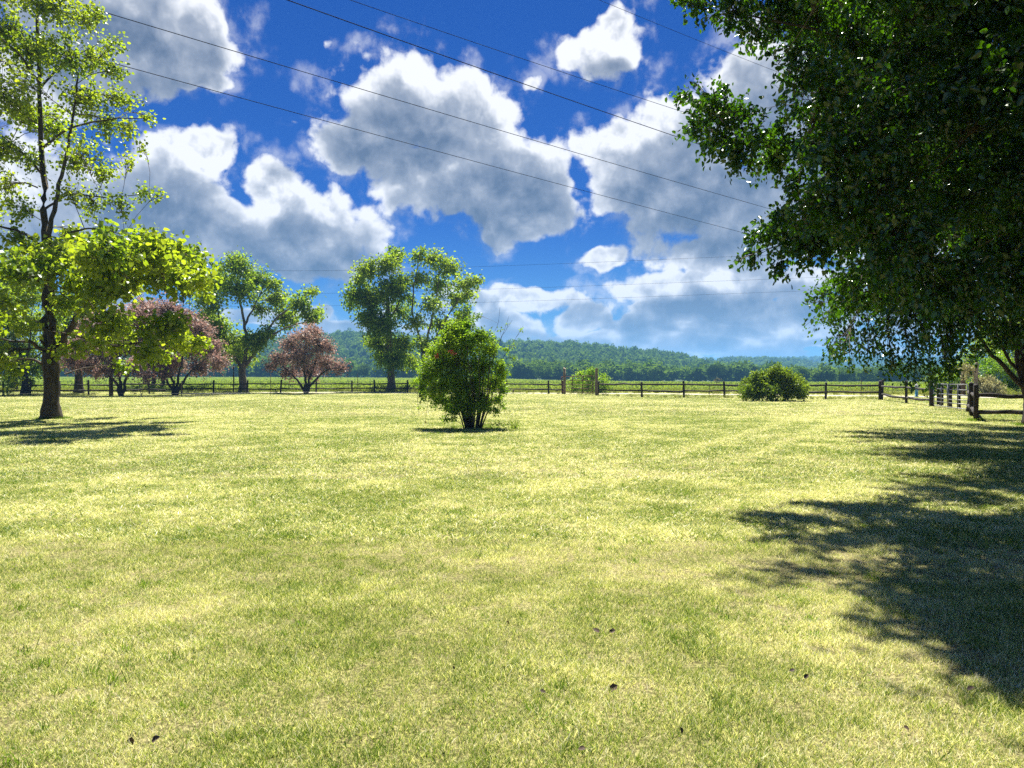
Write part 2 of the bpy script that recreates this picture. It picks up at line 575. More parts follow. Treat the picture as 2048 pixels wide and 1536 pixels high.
TRACK = spline([(-26, 80.5, 0), (-8, 78.5, 0), (10, 76, 0), (26, 68.5, 0), (40, 60.5, 0), (58, 53, 0), (80, 47, 0)], 60)
tn = np.gradient(TRACK, axis=0)
tn = np.stack([-tn[:, 1], tn[:, 0]], -1) / np.linalg.norm(tn[:, :2], axis=1, keepdims=True)
wd = 1.9 + 0.25 * np.sin(np.arange(60) * 1.7) + 0.2 * R0.random(60)
L = np.concatenate([TRACK[:, :2] + tn * wd[:, None], np.full((60, 1), 0.012)], 1)
Rr = np.concatenate([TRACK[:, :2] - tn * wd[::-1][:, None], np.full((60, 1), 0.012)], 1)
V = np.stack([L, (L + Rr) / 2 + np.array([0, 0, 0.03]), Rr], 1).reshape(-1, 3)
i = np.arange(59) * 3
F = np.concatenate([np.stack([i, i + 1, i + 4, i + 3], -1), np.stack([i + 1, i + 2, i + 5, i + 4], -1)])
tag(link('gravel_track', raw_mesh('gravel_track', V, F[:, ::-1], smooth=True), GRAVEL), kind='structure')


def off_track(x, y, r=2.0):
    d = np.full(len(x), 1e9)
    for p in TRACK[::2]:
        d = np.minimum(d, (x - p[0]) ** 2 + (y - p[1]) ** 2)
    return d > r * r


# ------------------------------------------------------------------ lawn grass
m, t, out = new_mat('grass_blade')
geo = t.n('ShaderNodeNewGeometry')
at = t.n('ShaderNodeAttribute', attribute_name='tone')
tone = at.outputs['Fac']
dry = ground_colour(t, geo.outputs['Position'])
small = t.noise(geo.outputs['Position'], 3.2, 3, 0.6)
f = t.m('ADD', t.m('MULTIPLY', dry, 0.46), t.m('ADD', t.m('MULTIPLY', small, 0.8), t.m('MULTIPLY_ADD', tone, 1.05, -0.63)))
ramp = t.n('ShaderNodeValToRGB')
t.put(ramp.inputs[0], f)
cr = ramp.color_ramp
cr.elements[0].position, cr.elements[0].color = 0.02, (0.10, 0.19, 0.022, 1)
cr.elements[1].position, cr.elements[1].color = 0.95, (0.90, 0.86, 0.62, 1)
for pos, c in ((0.25, (0.24, 0.33, 0.055, 1)), (0.48, (0.49, 0.54, 0.17, 1)), (0.70, (0.74, 0.71, 0.37, 1))):
    e = cr.elements.new(pos)
    e.color = c
dif = t.n('ShaderNodeBsdfDiffuse')
t.put(dif.inputs[0], ramp.outputs[0])
tr = t.n('ShaderNodeBsdfTranslucent')
t.put(tr.inputs[0], t.mix(1.0, ramp.outputs[0], (1.25, 1.25, 0.7), 'MULTIPLY'))
mx = t.n('ShaderNodeMixShader')
mx.inputs[0].default_value = 0.38
t.put(mx.inputs[1], dif.outputs[0])
t.put(mx.inputs[2], tr.outputs[0])
gl = t.n('ShaderNodeBsdfGlossy')
gl.inputs['Roughness'].default_value = 0.42
m2 = t.n('ShaderNodeMixShader')
m2.inputs[0].default_value = 0.025
t.put(m2.inputs[1], mx.outputs[0])
t.put(m2.inputs[2], gl.outputs[0])
t.put(out.inputs[0], m2.outputs[0])
GRASS = MATS['grass_blade']


def tuft(name, n, rad, h0, h1, wid, rng, lean=0.6):
    a, r = rng.random(n) * 6.283, np.sqrt(rng.random(n)) * rad
    base = np.stack([r * np.cos(a), r * np.sin(a), np.full(n, -0.004)], -1)
    la = rng.random(n) * 6.283
    ln = lean * (0.25 + rng.random(n))
    h = h0 + (h1 - h0) * rng.random(n) ** 1.4
    dirn = np.stack([np.cos(la) * ln, np.sin(la) * ln, np.ones(n)], -1)
    mid = base + dirn * (h * 0.55)[:, None]
    tip = mid + np.stack([np.cos(la) * ln * 1.5, np.sin(la) * ln * 1.5, np.full(n, 0.75)], -1) * (h * 0.5)[:, None]
    fa = rng.random(n) * 6.283
    s = np.stack([np.cos(fa), np.sin(fa), np.zeros(n)], -1) * (wid * (0.6 + 0.8 * rng.random(n)))[:, None]
    V = np.stack([base - s, base + s, mid - s * .8, mid + s * .8, tip], 1).reshape(-1, 3)
    T = np.array([[0, 1, 3], [0, 3, 2], [2, 3, 4]])
    F = (np.arange(n)[:, None, None] * 5 + T[None]).reshape(-1, 3)
    return raw_mesh(name, V, F, np.repeat(rng.random(n), 5))


rg = np.random.default_rng(5)
near = [tuft('turf_tuft', 60, 0.085, 0.012, 0.042, 0.0014, rg, 0.7) for _ in range(6)]
near += [tuft('turf_tuft', 46, 0.06, 0.018, 0.052, 0.0015, rg, 0.6) for _ in range(2)]
far = [tuft('turf_tuft', 40, 0.20, 0.02, 0.06, 0.0042, rg, 0.9) for _ in range(5)]
xa, ya = wedge_points(2.3, 6, 480, rg, margin=1.5)
xb, yb = wedge_points(6, 12, 270, rg, margin=1.5)
x, y = np.concatenate([xa, xb]), np.concatenate([ya, yb])
nv = vnoise(x, y, 1.7, 1) * .6 + vnoise(x, y, 5.0, 2) * .4
k = nv < 1.0 - 0.5 * rg.random(len(x)) ** 3.5                 # thin and bare spots
x, y, nv = x[k], y[k], nv[k]
hv = (0.65 + 0.5 * rg.random(len(x))) * (0.85 + 0.45 * vnoise(x, y, 2.6, 3) ** 2)
scatter('lawn_grass', np.stack([x, y, x * 0], -1), np.stack([hv * 1.1, hv * 1.1, hv], -1), near, GRASS,
        'short mown lawn grass mixed with straw in the foreground', 'grass', 0.12, 3)
xa, ya = wedge_points(7.5, 32, 85, rg, margin=2)
xb, yb = wedge_points(32, 86, 18, rg, margin=3)
x, y = np.concatenate([xa, xb]), np.concatenate([ya, yb])
k = off_track(x, y)
x, y = x[k], y[k]
hv = (0.7 + 0.5 * rg.random(len(x))) * np.where(y > 32, 1.55, 1.0)
scatter('lawn_grass', np.stack([x, y, x * 0], -1), np.stack([hv, hv, hv * np.where(y > 32, 0.65, 0.75)], -1), far, GRASS,
        'short sunlit lawn grass reaching back to the rail fence', 'grass', 0.1, 4)

# coarser weeds in the turf: clover patches and rank green clumps
TURF_WEED = leaf_mat('turf_weed', (0.07, 0.14, 0.02), (0.20, 0.29, 0.05), 0.4, gloss=0.0)
x, y = wedge_points(2.6, 30, 14.0, rg, margin=2)
nv = vnoise(x, y, .45, 6) * .5 + vnoise(x, y, 1.6, 7) * .5
k = nv > .60
x, y = x[k], y[k]


def rosette(name, n, rad, size, rng):
    a = rng.random(n) * 6.283
    r = rad * np.sqrt(rng.random(n))
    p = np.stack([r * np.cos(a), r * np.sin(a), 0.012 + 0.03 * rng.random(n)], -1)
    ax = np.stack([np.cos(a), np.sin(a), 0.3 * rng.random(n)], -1) + rng.normal(size=(n, 3)) * .4
    return leaves_mesh(name, p, ax, rng.normal(size=(n, 3)) * .35 + np.array([0, 0, 1.0]), size * (.6 + .8 * rng.random(n)), 'kite', rng)


for bx, by, br in ((-17.75, 29.6, .5), (-1.23, 23.9, .62), (16.95, 28.1, .16), (17.2, 25.5, .42)):    # uncut grass round trunks and stems
    a_ = rg.random(46) * 6.283
    x = np.concatenate([x, bx + np.cos(a_) * br * (.8 + .5 * rg.random(46))])
    y = np.concatenate([y, by + np.sin(a_) * br * (.8 + .5 * rg.random(46))])
sc = (0.7 + 0.7 * rg.random(len(x))) * np.where(np.arange(len(x)) >= len(x) - 184, 1.8, 1.0)
scatter('turf_weeds', np.stack([x, y, x * 0], -1), sc, [rosette('clover', 22, .12, .016, rg), rosette('clover', 30, .16, .014, rg), tuft('rank_tuft', 26, .05, .03, .075, .0020, rg, .8), tuft('rank_tuft', 34, .035, .03, .085, .0018, rg, .7)],
        TURF_WEED, 'small clover and rank green clumps scattered through the lawn', 'weeds', .1, 41)

# dark curled leaves lying on the lawn
LITTER = solid_mat('dead_leaf', (0.03, 0.02, 0.014), (0.10, 0.06, 0.035), 30, 0.8)
lp = [(1236, 1384, 5), (1200, 1276, 4.4), (1232, 1271, 4.4), (1017, 1252, 3), (1172, 1513, 3), (1366, 1484, 3), (1592, 1352, 3), (1610, 1370, 3),
      (1937, 1393, 3.5), (1810, 1470, 3), (905, 1345, 2), (260, 1490, 4), (300, 1500, 4), (1080, 1395, 3)]
pos = np.array([P(px, py, CAM_H * F_PX / (py - HOR)) for px, py, _ in lp]) + np.array([0, 0, 0.03])
rl = np.random.default_rng(8)
lm = leaves_mesh('leaf_litter', pos, np.stack([rl.normal(size=14), rl.normal(size=14) * .4, rl.normal(size=14) * 0.5], -1),
                 np.tile([0.2, -0.5, 0.8], (14, 1)), np.array([s for *_, s in lp]) * 0.011, 'ovate', rl)
tag(link('leaf_litter', lm, LITTER), 'dark curled dead leaves dotted over the foreground grass', 'leaves', kind='stuff')

# ------------------------------------------------------------------ crop, weeds, hills, forest
CROP = leaf_mat('crop_leaf', (0.15, 0.22, 0.06), (0.32, 0.38, 0.15), 0.35, gloss=0.0)
WEED = leaf_mat('weed_leaf', (0.12, 0.17, 0.045), (0.33, 0.33, 0.14), 0.35, gloss=0.0)


def clump(name, n, rx, ry, h, size, rng, kind='kite', up=0.5):
    p = np.stack([rng.normal(size=n) * rx * .5, rng.normal(size=n) * ry * .5, h * np.sqrt(rng.random(n))], -1)
    ax = rng.normal(size=(n, 3)) + np.array([0, 0, 0.2])
    nr = rng.normal(size=(n, 3)) * 0.6 + np.array([0, 0, up])
    return leaves_mesh(name, p, ax, nr, size * (0.6 + 0.8 * rng.random(n)), kind, rng)


cl = [clump('crop_clump', 70, 1.1, 0.7, 0.62, 0.20, rg, up=1.0) for _ in range(4)]
xa, ya = wedge_points(86, 150, 1.5, rg, margin=6)
xb, yb = wedge_points(150, 397, 0.33, rg, margin=10)
x, y = np.concatenate([xa, xb]), np.concatenate([ya, yb])
sc = np.where(y > 150, 1.9, 1.05) * (0.8 + 0.4 * rg.random(len(x)))
scatter('crop_plants', np.stack([x, y, zg(x, y)], -1), np.stack([sc, sc, 0.75 + 0.4 * rg.random(len(x))], -1), cl, CROP,
        'leafy green crop covering the field beyond the fence', 'crop', 0.08, 9)
wl = [clump('weed_clump', 60, 0.5, 0.5, 0.5, 0.13, rg, 'lance', 0.4) for _ in range(3)] + [tuft('weed_tuft', 60, 0.22, 0.25, 0.6, 0.008, rg, 0.4) for _ in range(2)]
x = rg.uniform(-62, 62, 1500)
y = np.interp(x, [-62, -17, 3, 27, 62], [82, 86, 80, 72, 62]) + rg.normal(size=1500) * 1.4 + 1.5
xf = rg.uniform(-60, 28, 700)                                  # rank grass left standing along the foot of the fence
yf = np.interp(xf, [-46, -38, -31, -23.8, -17.2, -8.7, 0, 5, 7.7, 10.5, 13.6, 20, 28], [66, 69, 78, 79, 83, 81, 77, 74, 69, 62, 60.8, 58.4, 54]) + rg.normal(size=700) * .25
x, y = np.concatenate([x, xf]), np.concatenate([y, yf])
sc = (0.5 + 0.7 * rg.random(len(x))) * np.where(np.arange(len(x)) >= 1500, .5, 1.0)
k = off_track(x, y, 2.2)
x, y, sc = x[k], y[k], sc[k]
scatter('weeds', np.stack([x, y, zg(x, y)], -1), sc, wl, WEED, 'pale tangled weeds edging the crop field behind the fence', 'weeds', 0.15, 12)


def hill_mesh(name, prof, d0, d1, d2, tree_h, seed):
    """ridge line prof [(px, py)] seen at distance d1; foot at d0, falls away again to d2. returns mesh and a height function"""
    pp = np.array(prof, float)
    rows = np.concatenate([np.linspace(d0, d1, 15), np.linspace(d1, d2, 6)[1:]])
    tx = np.linspace((pp[0, 0] - 1024) / F_PX, (pp[-1, 0] - 1024) / F_PX, 70)

    def h(tx_, d_):
        px = tx_ * F_PX + 1024
        top = np.interp(px, pp[:, 0], pp[:, 1])
        zt = CAM_H + (HOR - top) / F_PX * d1 - tree_h
        u = np.clip((d_ - d0) / (d1 - d0), 0, 1)
        dn = np.clip((d_ - d1) / (d2 - d1), 0, 1)
        s = u * u * (3 - 2 * u)
        s = 0.45 * u + 0.55 * s
        edge = np.clip((px - pp[0, 0]) / 80, 0, 1) * np.clip((pp[-1, 0] - px) / 80, 0, 1)
        wob = np.sin(tx_ * 31 + seed) * np.sin(d_ * 0.021 + seed) * 0.05 * zt * s
        return (zt * s * (1 - dn * dn) + wob) * edge - 2.0 * (1 - s)

    D, T = np.meshgrid(rows, tx, indexing='ij')
    return grid_mesh(name, (T * D).T, D.T, h(T, D).T), h


def crown_mesh(name, n, lobes, size, rng, tall=1.0, cone=False):
    """far tree crown of height ~1.0 from leaf clumps on a bunch of lobes"""
    ps, ns = [], []
    for i in range(lobes):
        z = rng.uniform(0.3, 0.86)
        w = (1 - z) * 0.5 if cone else 0.34 * math.sqrt(max(0.05, 1 - ((z - 0.55) / 0.5) ** 2))
        a = rng.random() * 6.283
        r = rng.random() ** 0.5 * w
        c = np.array([r * math.cos(a), r * math.sin(a), z * tall])
        rr = rng.uniform(0.13, 0.24) * (0.6 if cone else 1)
        k = n // lobes
        v = rng.normal(size=(k, 3))
        v /= np.linalg.norm(v, axis=1, keepdims=True)
        ps.append(c + v * rr * (0.75 + 0.35 * rng.random((k, 1))))
        ns.append(v)
    p, nv = np.concatenate(ps), np.concatenate(ns)
    p[:, 2] = np.maximum(p[:, 2], 0.02)
    nr = nv + rng.normal(size=nv.shape) * 0.5
    ax = rng.normal(size=nv.shape)
    return leaves_mesh(name, p, ax, nr, size * (0.6 + 0.9 * rng.random(len(p))), 'kite', rng)


FOREST = leaf_mat('forest_leaf', (0.03, 0.085, 0.015), (0.19, 0.29, 0.05), 0.25, gloss=0.0, per_tree=0.45, patch=0.35, pscale=0.012)
HEDGE = leaf_mat('hedgerow_leaf', (0.055, 0.12, 0.018), (0.27, 0.36, 0.06), 0.3, gloss=0.0, per_tree=0.55)
FOREST_D = leaf_mat('dark_forest_leaf', (0.025, 0.06, 0.02), (0.08, 0.13, 0.035), 0.2, gloss=0.0, per_tree=0.5)
crowns = [crown_mesh('forest_crown', 420, 9, 0.17, rg) for _ in range(5)] + [crown_mesh('forest_crown', 330, 8, 0.13, rg, 1.15, True) for _ in range(2)]
HILLS = [
    ('hill', [(60, 700), (300, 684), (500, 682), (690, 668), (760, 666), (860, 678), (1000, 684), (1110, 685), (1200, 690), (1290, 702), (1360, 713), (1420, 725), (1500, 738), (1600, 748)],
     560, 930, 1250, 10, 1, 0.0125, (6, 15), 'wooded green hillside rising beyond the crop field'),
    ('hill', [(1130, 735), (1250, 716), (1350, 715), (1420, 722), (1480, 717), (1540, 718), (1600, 724), (1680, 736), (1760, 748)],
     1050, 1450, 1800, 11, 2, 0.008, (8, 18), 'lower wooded ridge right of the green hillside'),
    ('hill', [(1000, 748), (1300, 730), (1450, 723), (1520, 718), (1600, 715), (1680, 716), (1800, 714), (1950, 717), (2100, 713), (2300, 718), (2600, 722)],
     1900, 2500, 3000, 12, 3, 0.004, (13, 20), 'farthest wooded ridge, blue with distance'),
]
for name, prof, d0, d1, d2, th, sd, dens, (h0, h1), lab in HILLS:
    me, hf = hill_mesh(name, prof, d0, d1, d2, th, sd)
    tag(link(name, me, LAND), kind='structure')
    t0, t1 = (prof[0][0] - 1024) / F_PX, (prof[-1][0] - 1024) / F_PX
    area = (t1 - t0) * ((d1 + 60) ** 2 - d0 ** 2) / 2
    n = int(area * dens)
    d = np.sqrt(rg.uniform(d0 ** 2, (d1 + 60) ** 2, n))
    tx = rg.uniform(t0, t1, n)
    z = hf(tx, d)
    k = z > -1.6
    d, tx, z = d[k], tx[k], z[k]
    hh = h0 + (h1 - h0) * rg.random(len(d)) ** 1.5
    scatter('forest', np.stack([tx * d, d, z - 0.05 * hh], -1), np.stack([hh * 1.05, hh * 1.05, hh], -1), crowns, FOREST if sd < 3 else FOREST_D, lab, 'forest', 0.08, 20 + sd)

# wood along the far edge of the field
n = 330
px = rg.uniform(-150, 2250, n)
d = np.where(px > 1560, rg.uniform(330, 365, n), rg.uniform(402, 440, n))
hh = np.where(px > 1560, rg.uniform(6.0, 9.0, n), rg.uniform(8.0, 12.0, n))
x = (px - 1024) / F_PX * d
scatter('treeline', np.stack([x, d, zg(x, d) - 0.4], -1), np.stack([hh * 1.15, hh * 1.15, hh], -1), crowns[:5], HEDGE,
        'row of leafy trees closing the far side of the crop field', 'trees', 0.05, 31)

# ------------------------------------------------------------------ trees and shrubs
def thin_tubes(p0, p1, p2, r0, r1, k=4):
    """many 3-sided twigs at once (quadratic curves)"""
    n = len(p0)
    t = np.linspace(0, 1, k)
    c = ((1 - t) ** 2)[None, :, None] * p0[:, None] + (2 * t * (1 - t))[None, :, None] * p1[:, None] + (t ** 2)[None, :, None] * p2[:, None]
    tan = np.gradient(c, axis=1)
    tan /= np.linalg.norm(tan, axis=2, keepdims=True) + 1e-9
    a = np.cross(tan, np.array([0.3, 0.5, 0.8]))
    a /= np.linalg.norm(a, axis=2, keepdims=True) + 1e-9
    b = np.cross(tan, a)
    rad = r0[:, None] + (r1 - r0)[:, None] * t[None]
    th = np.arange(3) * 2.0944
    ring = c[:, :, None] + rad[..., None, None] * (a[:, :, None] * np.cos(th)[None, None, :, None] + b[:, :, None] * np.sin(th)[None, None, :, None])
    i = (np.arange(k - 1)[:, None] * 3 + np.arange(3)[None]).ravel()
    j = (np.arange(k - 1)[:, None] * 3 + (np.arange(3)[None] + 1) % 3).ravel()
    f = np.stack([i, j, j + 3, i + 3], -1)
    F = (np.arange(n)[:, None, None] * (3 * k) + f[None]).reshape(-1, 4)
    return ring.reshape(-1, 3), F


def grow(name, base, label, cat, trunk, limbs, clusters, leaf, bark=BARK, seed=1, group=None, twig_r=0.007, twig_mat=None,
         flare=1.5, sides=10, droop=0.0, multi=False):
    """trunk: [(point, radius)]; limbs: [([points], r0, r1)]; clusters: [(centre, r, density)] all in world metres.
    leaf: dict(mat, size, kind, per, spread, hang, up)"""
    rng = np.random.default_rng(seed)
    base = np.asarray(base, float)
    root = tag(empty(name, base), label, cat, group)
    nodes, nrad = [], []
    tb = Tubes(sides)
    if trunk:
        pts = spline([p - base for p, _ in trunk], 4 * len(trunk))
        rad = np.interp(np.linspace(0, len(trunk) - 1, len(pts)), np.arange(len(trunk)), [r for _, r in trunk])
        hgt = pts[:, 2] - pts[0, 2]
        rad = rad * (1 + (flare - 1) * np.exp(-hgt / (rad[0] * 1.3)))
        pts[0, 2] -= 0.06
        tb.add(pts, rad, rough=0.16)
        o = link('trunk', tb.mesh('trunk'), bark, root)
        nodes.append(pts[len(pts) // 2:])
        nrad.append(rad[len(pts) // 2:])
    for lp, r0, r1 in limbs:
        lb = Tubes(7 if r0 > 0.04 else 5)
        lb.s = 8 if r0 > 0.06 else 6
        q = spline([np.asarray(p) - base for p in lp], max(5, 4 * len(lp)))
        r = np.linspace(r0, r1, len(q))
        q[1:-1] += rng.normal(size=(len(q) - 2, 3)) * r[1:-1, None] * 0.35
        lb.add(q, r, rough=0.12)
        link('stem' if multi else 'limb', lb.mesh('limb'), bark, root)
        nodes.append(q[1:])
        nrad.append(r[1:])
    N, NR = np.concatenate(nodes), np.concatenate(nrad)
    P0, P1, P2, RA, RB = [], [], [], [], []
    LP, LA, LT, LS, LN = [], [], [], [], []
    for c, r, dens, *sc_ in clusters:
        coarse = sc_[0] if sc_ else 1.0                  # coarser leaves where the crown is out of view
        c = np.asarray(c, float) - base
        rx = np.asarray(r if np.ndim(r) else (r, r, r * 0.8), float) * leaf.get('rs', 1.0)
        rm = rx.mean()
        dist = np.linalg.norm(N - c, axis=1) + 0.8 * np.maximum(0, N[:, 2] - c[2] + 0.2)
        j = int(np.argmin(dist))
        a = N[j]
        ln = np.linalg.norm(a - c)
        if ln > leaf.get('reach', 9.0):
            a = c + (a - c) * leaf['reach'] / ln
        ctrl = (a + c) / 2 + rng.normal(size=3) * 0.12 * np.linalg.norm(c - a) + np.array([0, 0, 0.12 * np.linalg.norm(c - a)])
        rb = min(NR[j] * 0.6, 0.012 + 0.012 * np.linalg.norm(c - a))
        P0.append(a[None]); P1.append(ctrl[None]); P2.append(c[None]); RA.append([rb]); RB.append([twig_r])
        nl = int(leaf['per'] * dens * rx[0] * rx[2] / coarse ** 2 + 3)
        nt = max(4, int(nl / leaf.get('twig', 13)))
        s = rng.uniform(0.45, 1.0, nt)[:, None]
        st = (1 - s) ** 2 * a + 2 * s * (1 - s) * ctrl + s ** 2 * c
        v = rng.normal(size=(nt, 3))
        v /= np.linalg.norm(v, axis=1, keepdims=True)
        en = c + v * rx * (rng.random((nt, 1)) ** 0.45) * rng.uniform(0.85, 1.12, (nt, 1))
        ct = (st + en) / 2 + rng.normal(size=(nt, 3)) * 0.1 * rm + np.array([0, 0, 0.16 * rm])
        en[:, 2] -= droop * rm * rng.random(nt)
        P0.append(st); P1.append(ct); P2.append(en)
        RA.append(np.full(nt, twig_r)); RB.append(np.full(nt, twig_r * 0.35))
        ti = rng.integers(0, nt, nl)
        u = (0.25 + 0.8 * rng.random(nl) ** 0.7)[:, None]
        pos = (1 - u) ** 2 * st[ti] + 2 * u * (1 - u) * ct[ti] + u ** 2 * en[ti]
        tan = 2 * (1 - u) * (ct[ti] - st[ti]) + 2 * u * (en[ti] - ct[ti])
        tan /= np.linalg.norm(tan, axis=1, keepdims=True) + 1e-9
        off = rng.normal(size=(nl, 3)) * leaf.get('spread', 0.06)
        ax = tan * 0.5 + rng.normal(size=(nl, 3)) * 0.65 + np.array([0, 0, -leaf.get('hang', 0.3)])
        nr = rng.normal(size=(nl, 3)) * 0.55 + np.array([0, 0, leaf.get('up', 0.8)])
        LP.append(pos + off); LA.append(ax); LN.append(nr)
        LT.append(np.clip(rng.random() * 0.45 + rng.random(nl) * 0.55, 0, 1))
        LS.append(coarse * leaf['size'] * leaf.get('grow', lambda q: 1.0)(c + base) * (0.6 + 0.7 * rng.random(nl)))
    V, F = thin_tubes(np.concatenate(P0), np.concatenate(P1), np.concatenate(P2), np.concatenate(RA), np.concatenate(RB))
    tag(link('twigs', raw_mesh('twigs', V, F), twig_mat or TWIG, root), kind='stuff')
    me = leaves_mesh('crown', np.concatenate(LP), np.concatenate(LA), np.concatenate(LN), np.concatenate(LS), leaf['kind'], rng, np.concatenate(LT))
    link('crown', me, leaf['mat'], root)
    return root


def cl(items, d, jit=0.0, seed=0, dens=1.0, mpp=None):
    """clusters from (px, py, radius m[, density[, depth]])"""
    r = np.random.default_rng(seed)
    out_ = []
    for it in items:
        px, py, rad = it[:3]
        de = it[3] if len(it) > 3 else 1.0
        dd = it[4] if len(it) > 4 else d + (r.random() - 0.5) * 2 * jit
        out_.append((P(px, py, dd), rad, de * dens))
    return out_


def line(d, pts):
    return [P(p[0], p[1], p[2] if len(p) > 2 else d) for p in pts]


LEAF_YEL = leaf_mat('yellow_green_leaf', (0.09, 0.17, 0.018), (0.30, 0.37, 0.055), 0.6, (1.75, 1.7, 0.4), 0.03, 0.3)
LEAF_PEAR = leaf_mat('glossy_dark_leaf', (0.014, 0.045, 0.004), (0.070, 0.150, 0.012), 0.42, (1.6, 1.9, 0.3), 0.05, 0.25)
LEAF_WAL = leaf_mat('feathery_leaf', (0.11, 0.21, 0.025), (0.34, 0.42, 0.08), 0.54, (1.5, 1.55, 0.45), 0.02, 0.4)
LEAF_DEEP = leaf_mat('deep_green_leaf', (0.085, 0.18, 0.018), (0.30, 0.39, 0.055), 0.52, (1.6, 1.6, 0.45), 0.02, 0.4)
LEAF_PURP = leaf_mat('purple_leaf', (0.21, 0.135, 0.12), (0.56, 0.45, 0.39), 0.38, (1.25, 0.95, 0.85), 0.03, 0.5)
LEAF_BUSH = leaf_mat('bush_leaf', (0.09, 0.21, 0.02), (0.31, 0.43, 0.055), 0.52, (1.5, 1.55, 0.4), 0.025, 0.4)
LEAF_OLIVE = leaf_mat('olive_leaf', (0.08, 0.16, 0.014), (0.28, 0.36, 0.045), 0.42, (1.5, 1.5, 0.5), 0.02, 0.4)
LEAF_DRY = leaf_mat('dry_brush', (0.24, 0.24, 0.10), (0.50, 0.48, 0.26), 0.3, (1.1, 1.05, 0.8), 0.02, 0.6)

# --- tall tree by the lawn on the left
D = 29.6
tr = [(P(102, 838, D), 0.30), (P(102, 800, D), 0.265), (P(103, 755, D), 0.28), (P(101, 722, D), 0.33), (P(100, 705, D), 0.26)]
lb = [
    (line(D, [(98, 715), (94, 660), (93, 580), (92, 480), (89, 380), (84, 250), (80, 100), (74, -60)]), 0.20, 0.04),
    (line(D - .25, [(106, 715), (105, 650), (103, 560), (101, 480), (112, 410), (130, 330), (148, 240), (160, 150)]), 0.14, 0.03),
    (line(D, [(108, 718, D), (135, 668, D - .4), (165, 625, D - .9), (215, 600, D - 1.3), (270, 577, D - 1.5), (330, 545, D - 1.7), (385, 525, D - 1.8)]), 0.13, 0.03),
    (line(D, [(108, 728, D), (138, 693, D - .8), (180, 682, D - 1.5), (230, 691, D - 2), (290, 684, D - 2.4), (360, 676, D - 2.6)]), 0.085, 0.02),
    (line(D, [(108, 705, D), (150, 640, D + .6), (195, 585, D + 1.2), (240, 545, D + 1.7)]), 0.08, 0.02),
    (line(D, [(92, 705, D), (60, 684, D - .8), (30, 683, D - 1.3), (-20, 672, D - 1.8)]), 0.08, 0.02),
    (line(D, [(92, 730, D), (50, 718, D + .5), (0, 724, D + 1), (-50, 715, D + 1.4)]), 0.06, 0.02),
    (line(D, [(92, 505, D), (55, 470, D - .5), (0, 452, D - 1), (-60, 420, D - 1.4)]), 0.07, 0.02),
    (line(D, [(94, 508, D), (130, 472, D - .6), (180, 458, D - 1), (250, 470, D - 1.3)]), 0.06, 0.015),
    (line(D, [(90, 420, D), (140, 390, D + .4), (210, 395, D + .8), (300, 388, D + 1)]), 0.05, 0.012),
    (line(D, [(88, 350, D), (40, 300, D + .6), (-20, 250, D + 1.2)]), 0.06, 0.015),
    (line(D, [(86, 300, D), (140, 260, D - .7), (220, 240, D - 1.2), (290, 238, D - 1.5)]), 0.05, 0.012),
    (line(D, [(82, 180, D), (130, 130, D + .8), (200, 90, D + 1.4)]), 0.05, 0.012),
    (line(D, [(82, 170, D), (40, 110, D - .8), (-20, 60, D - 1.5)]), 0.05, 0.012),
]
low = [(200, 565, .8), (255, 535, .9), (310, 515, .95), (365, 520, .85), (400, 560, .5), (330, 560, .7), (255, 580, .55), (160, 560, .7), (130, 605, .6, .8),
       (290, 490, .5), (350, 490, .4), (215, 520, .6, .8), (405, 530, .4), (180, 610, .5, .6), (420, 590, .25, .7),
       (245, 655, .6), (310, 660, .7), (365, 682, .6), (398, 690, .35), (290, 705, .45), (205, 645, .6), (250, 735, .3, 1.2), (345, 645, .45), (185, 690, .4, .8), (330, 715, .35), (225, 690, .4),
       (108, 706, .22, 1.3), (125, 660, .35, .6), (150, 700, .35, .6),
       (30, 640, .6, .45), (10, 600, .7, .45), (50, 660, .4, .45), (-40, 660, .9, .7), (20, 720, .5, .5), (-30, 720, .8, .7), (55, 570, .5, .45), (20, 540, .6, .4),
       (60, 505, .5, .6), (140, 520, .5, .6)]
upp = [(150, 468, .55, .8), (215, 468, .5, .8), (262, 480, .4, .7), (240, 410, .5, .8), (290, 390, .45, .8), (320, 392, .22, .8), (190, 412, .6, .7), (140, 385, .6, .7),
       (210, 345, .6), (160, 330, .6), (255, 320, .4, .8), (280, 295, .3, .7), (50, 420, .7, .6), (10, 380, .8, .7), (-40, 440, .9, .8), (30, 480, .6, .6),
       (250, 205, .65), (215, 255, .7), (258, 262, .45), (300, 238, .3), (175, 200, .8), (120, 260, .8), (55, 230, .9), (5, 190, 1.0), (60, 320, .7, .7), (0, 300, .9, .8), (-50, 330, 1.0),
       (200, 130, .75), (228, 90, .45), (140, 120, .9), (60, 110, 1.0), (0, 70, 1.0), (165, 40, .8), (190, 25, .45), (100, 20, 1.0), (30, -20, 1.1), (150, -50, .9), (80, -130, 1.1), (10, -120, 1.1),
       (-60, 120, 1.2), (-70, 0, 1.2), (-80, 230, 1.1), (60, -230, .9), (110, -210, .7), (235, 150, .45)]
extra = []
re_ = np.random.default_rng(12)
while len(extra) < 14:
    v = re_.normal(size=3)
    c = np.array([-18.6, 27.6, 12.5]) + v / np.linalg.norm(v) * re_.random() ** .4 * np.array([6.0, 6.0, 6.5])
    px, py = 1024 + (c[0] + .9) / c[1] * F_PX, HOR - (c[2] - CAM_H) / c[1] * F_PX
    if px < (290 if py < 330 else 180) and py < 480:
        extra.append((c, .85, .4))
for _ in range(12):
    extra.append((np.array([re_.uniform(-15, -10.4), re_.uniform(21, 25.5), re_.uniform(4.7, 6.0)]), re_.uniform(.55, .8), .8))
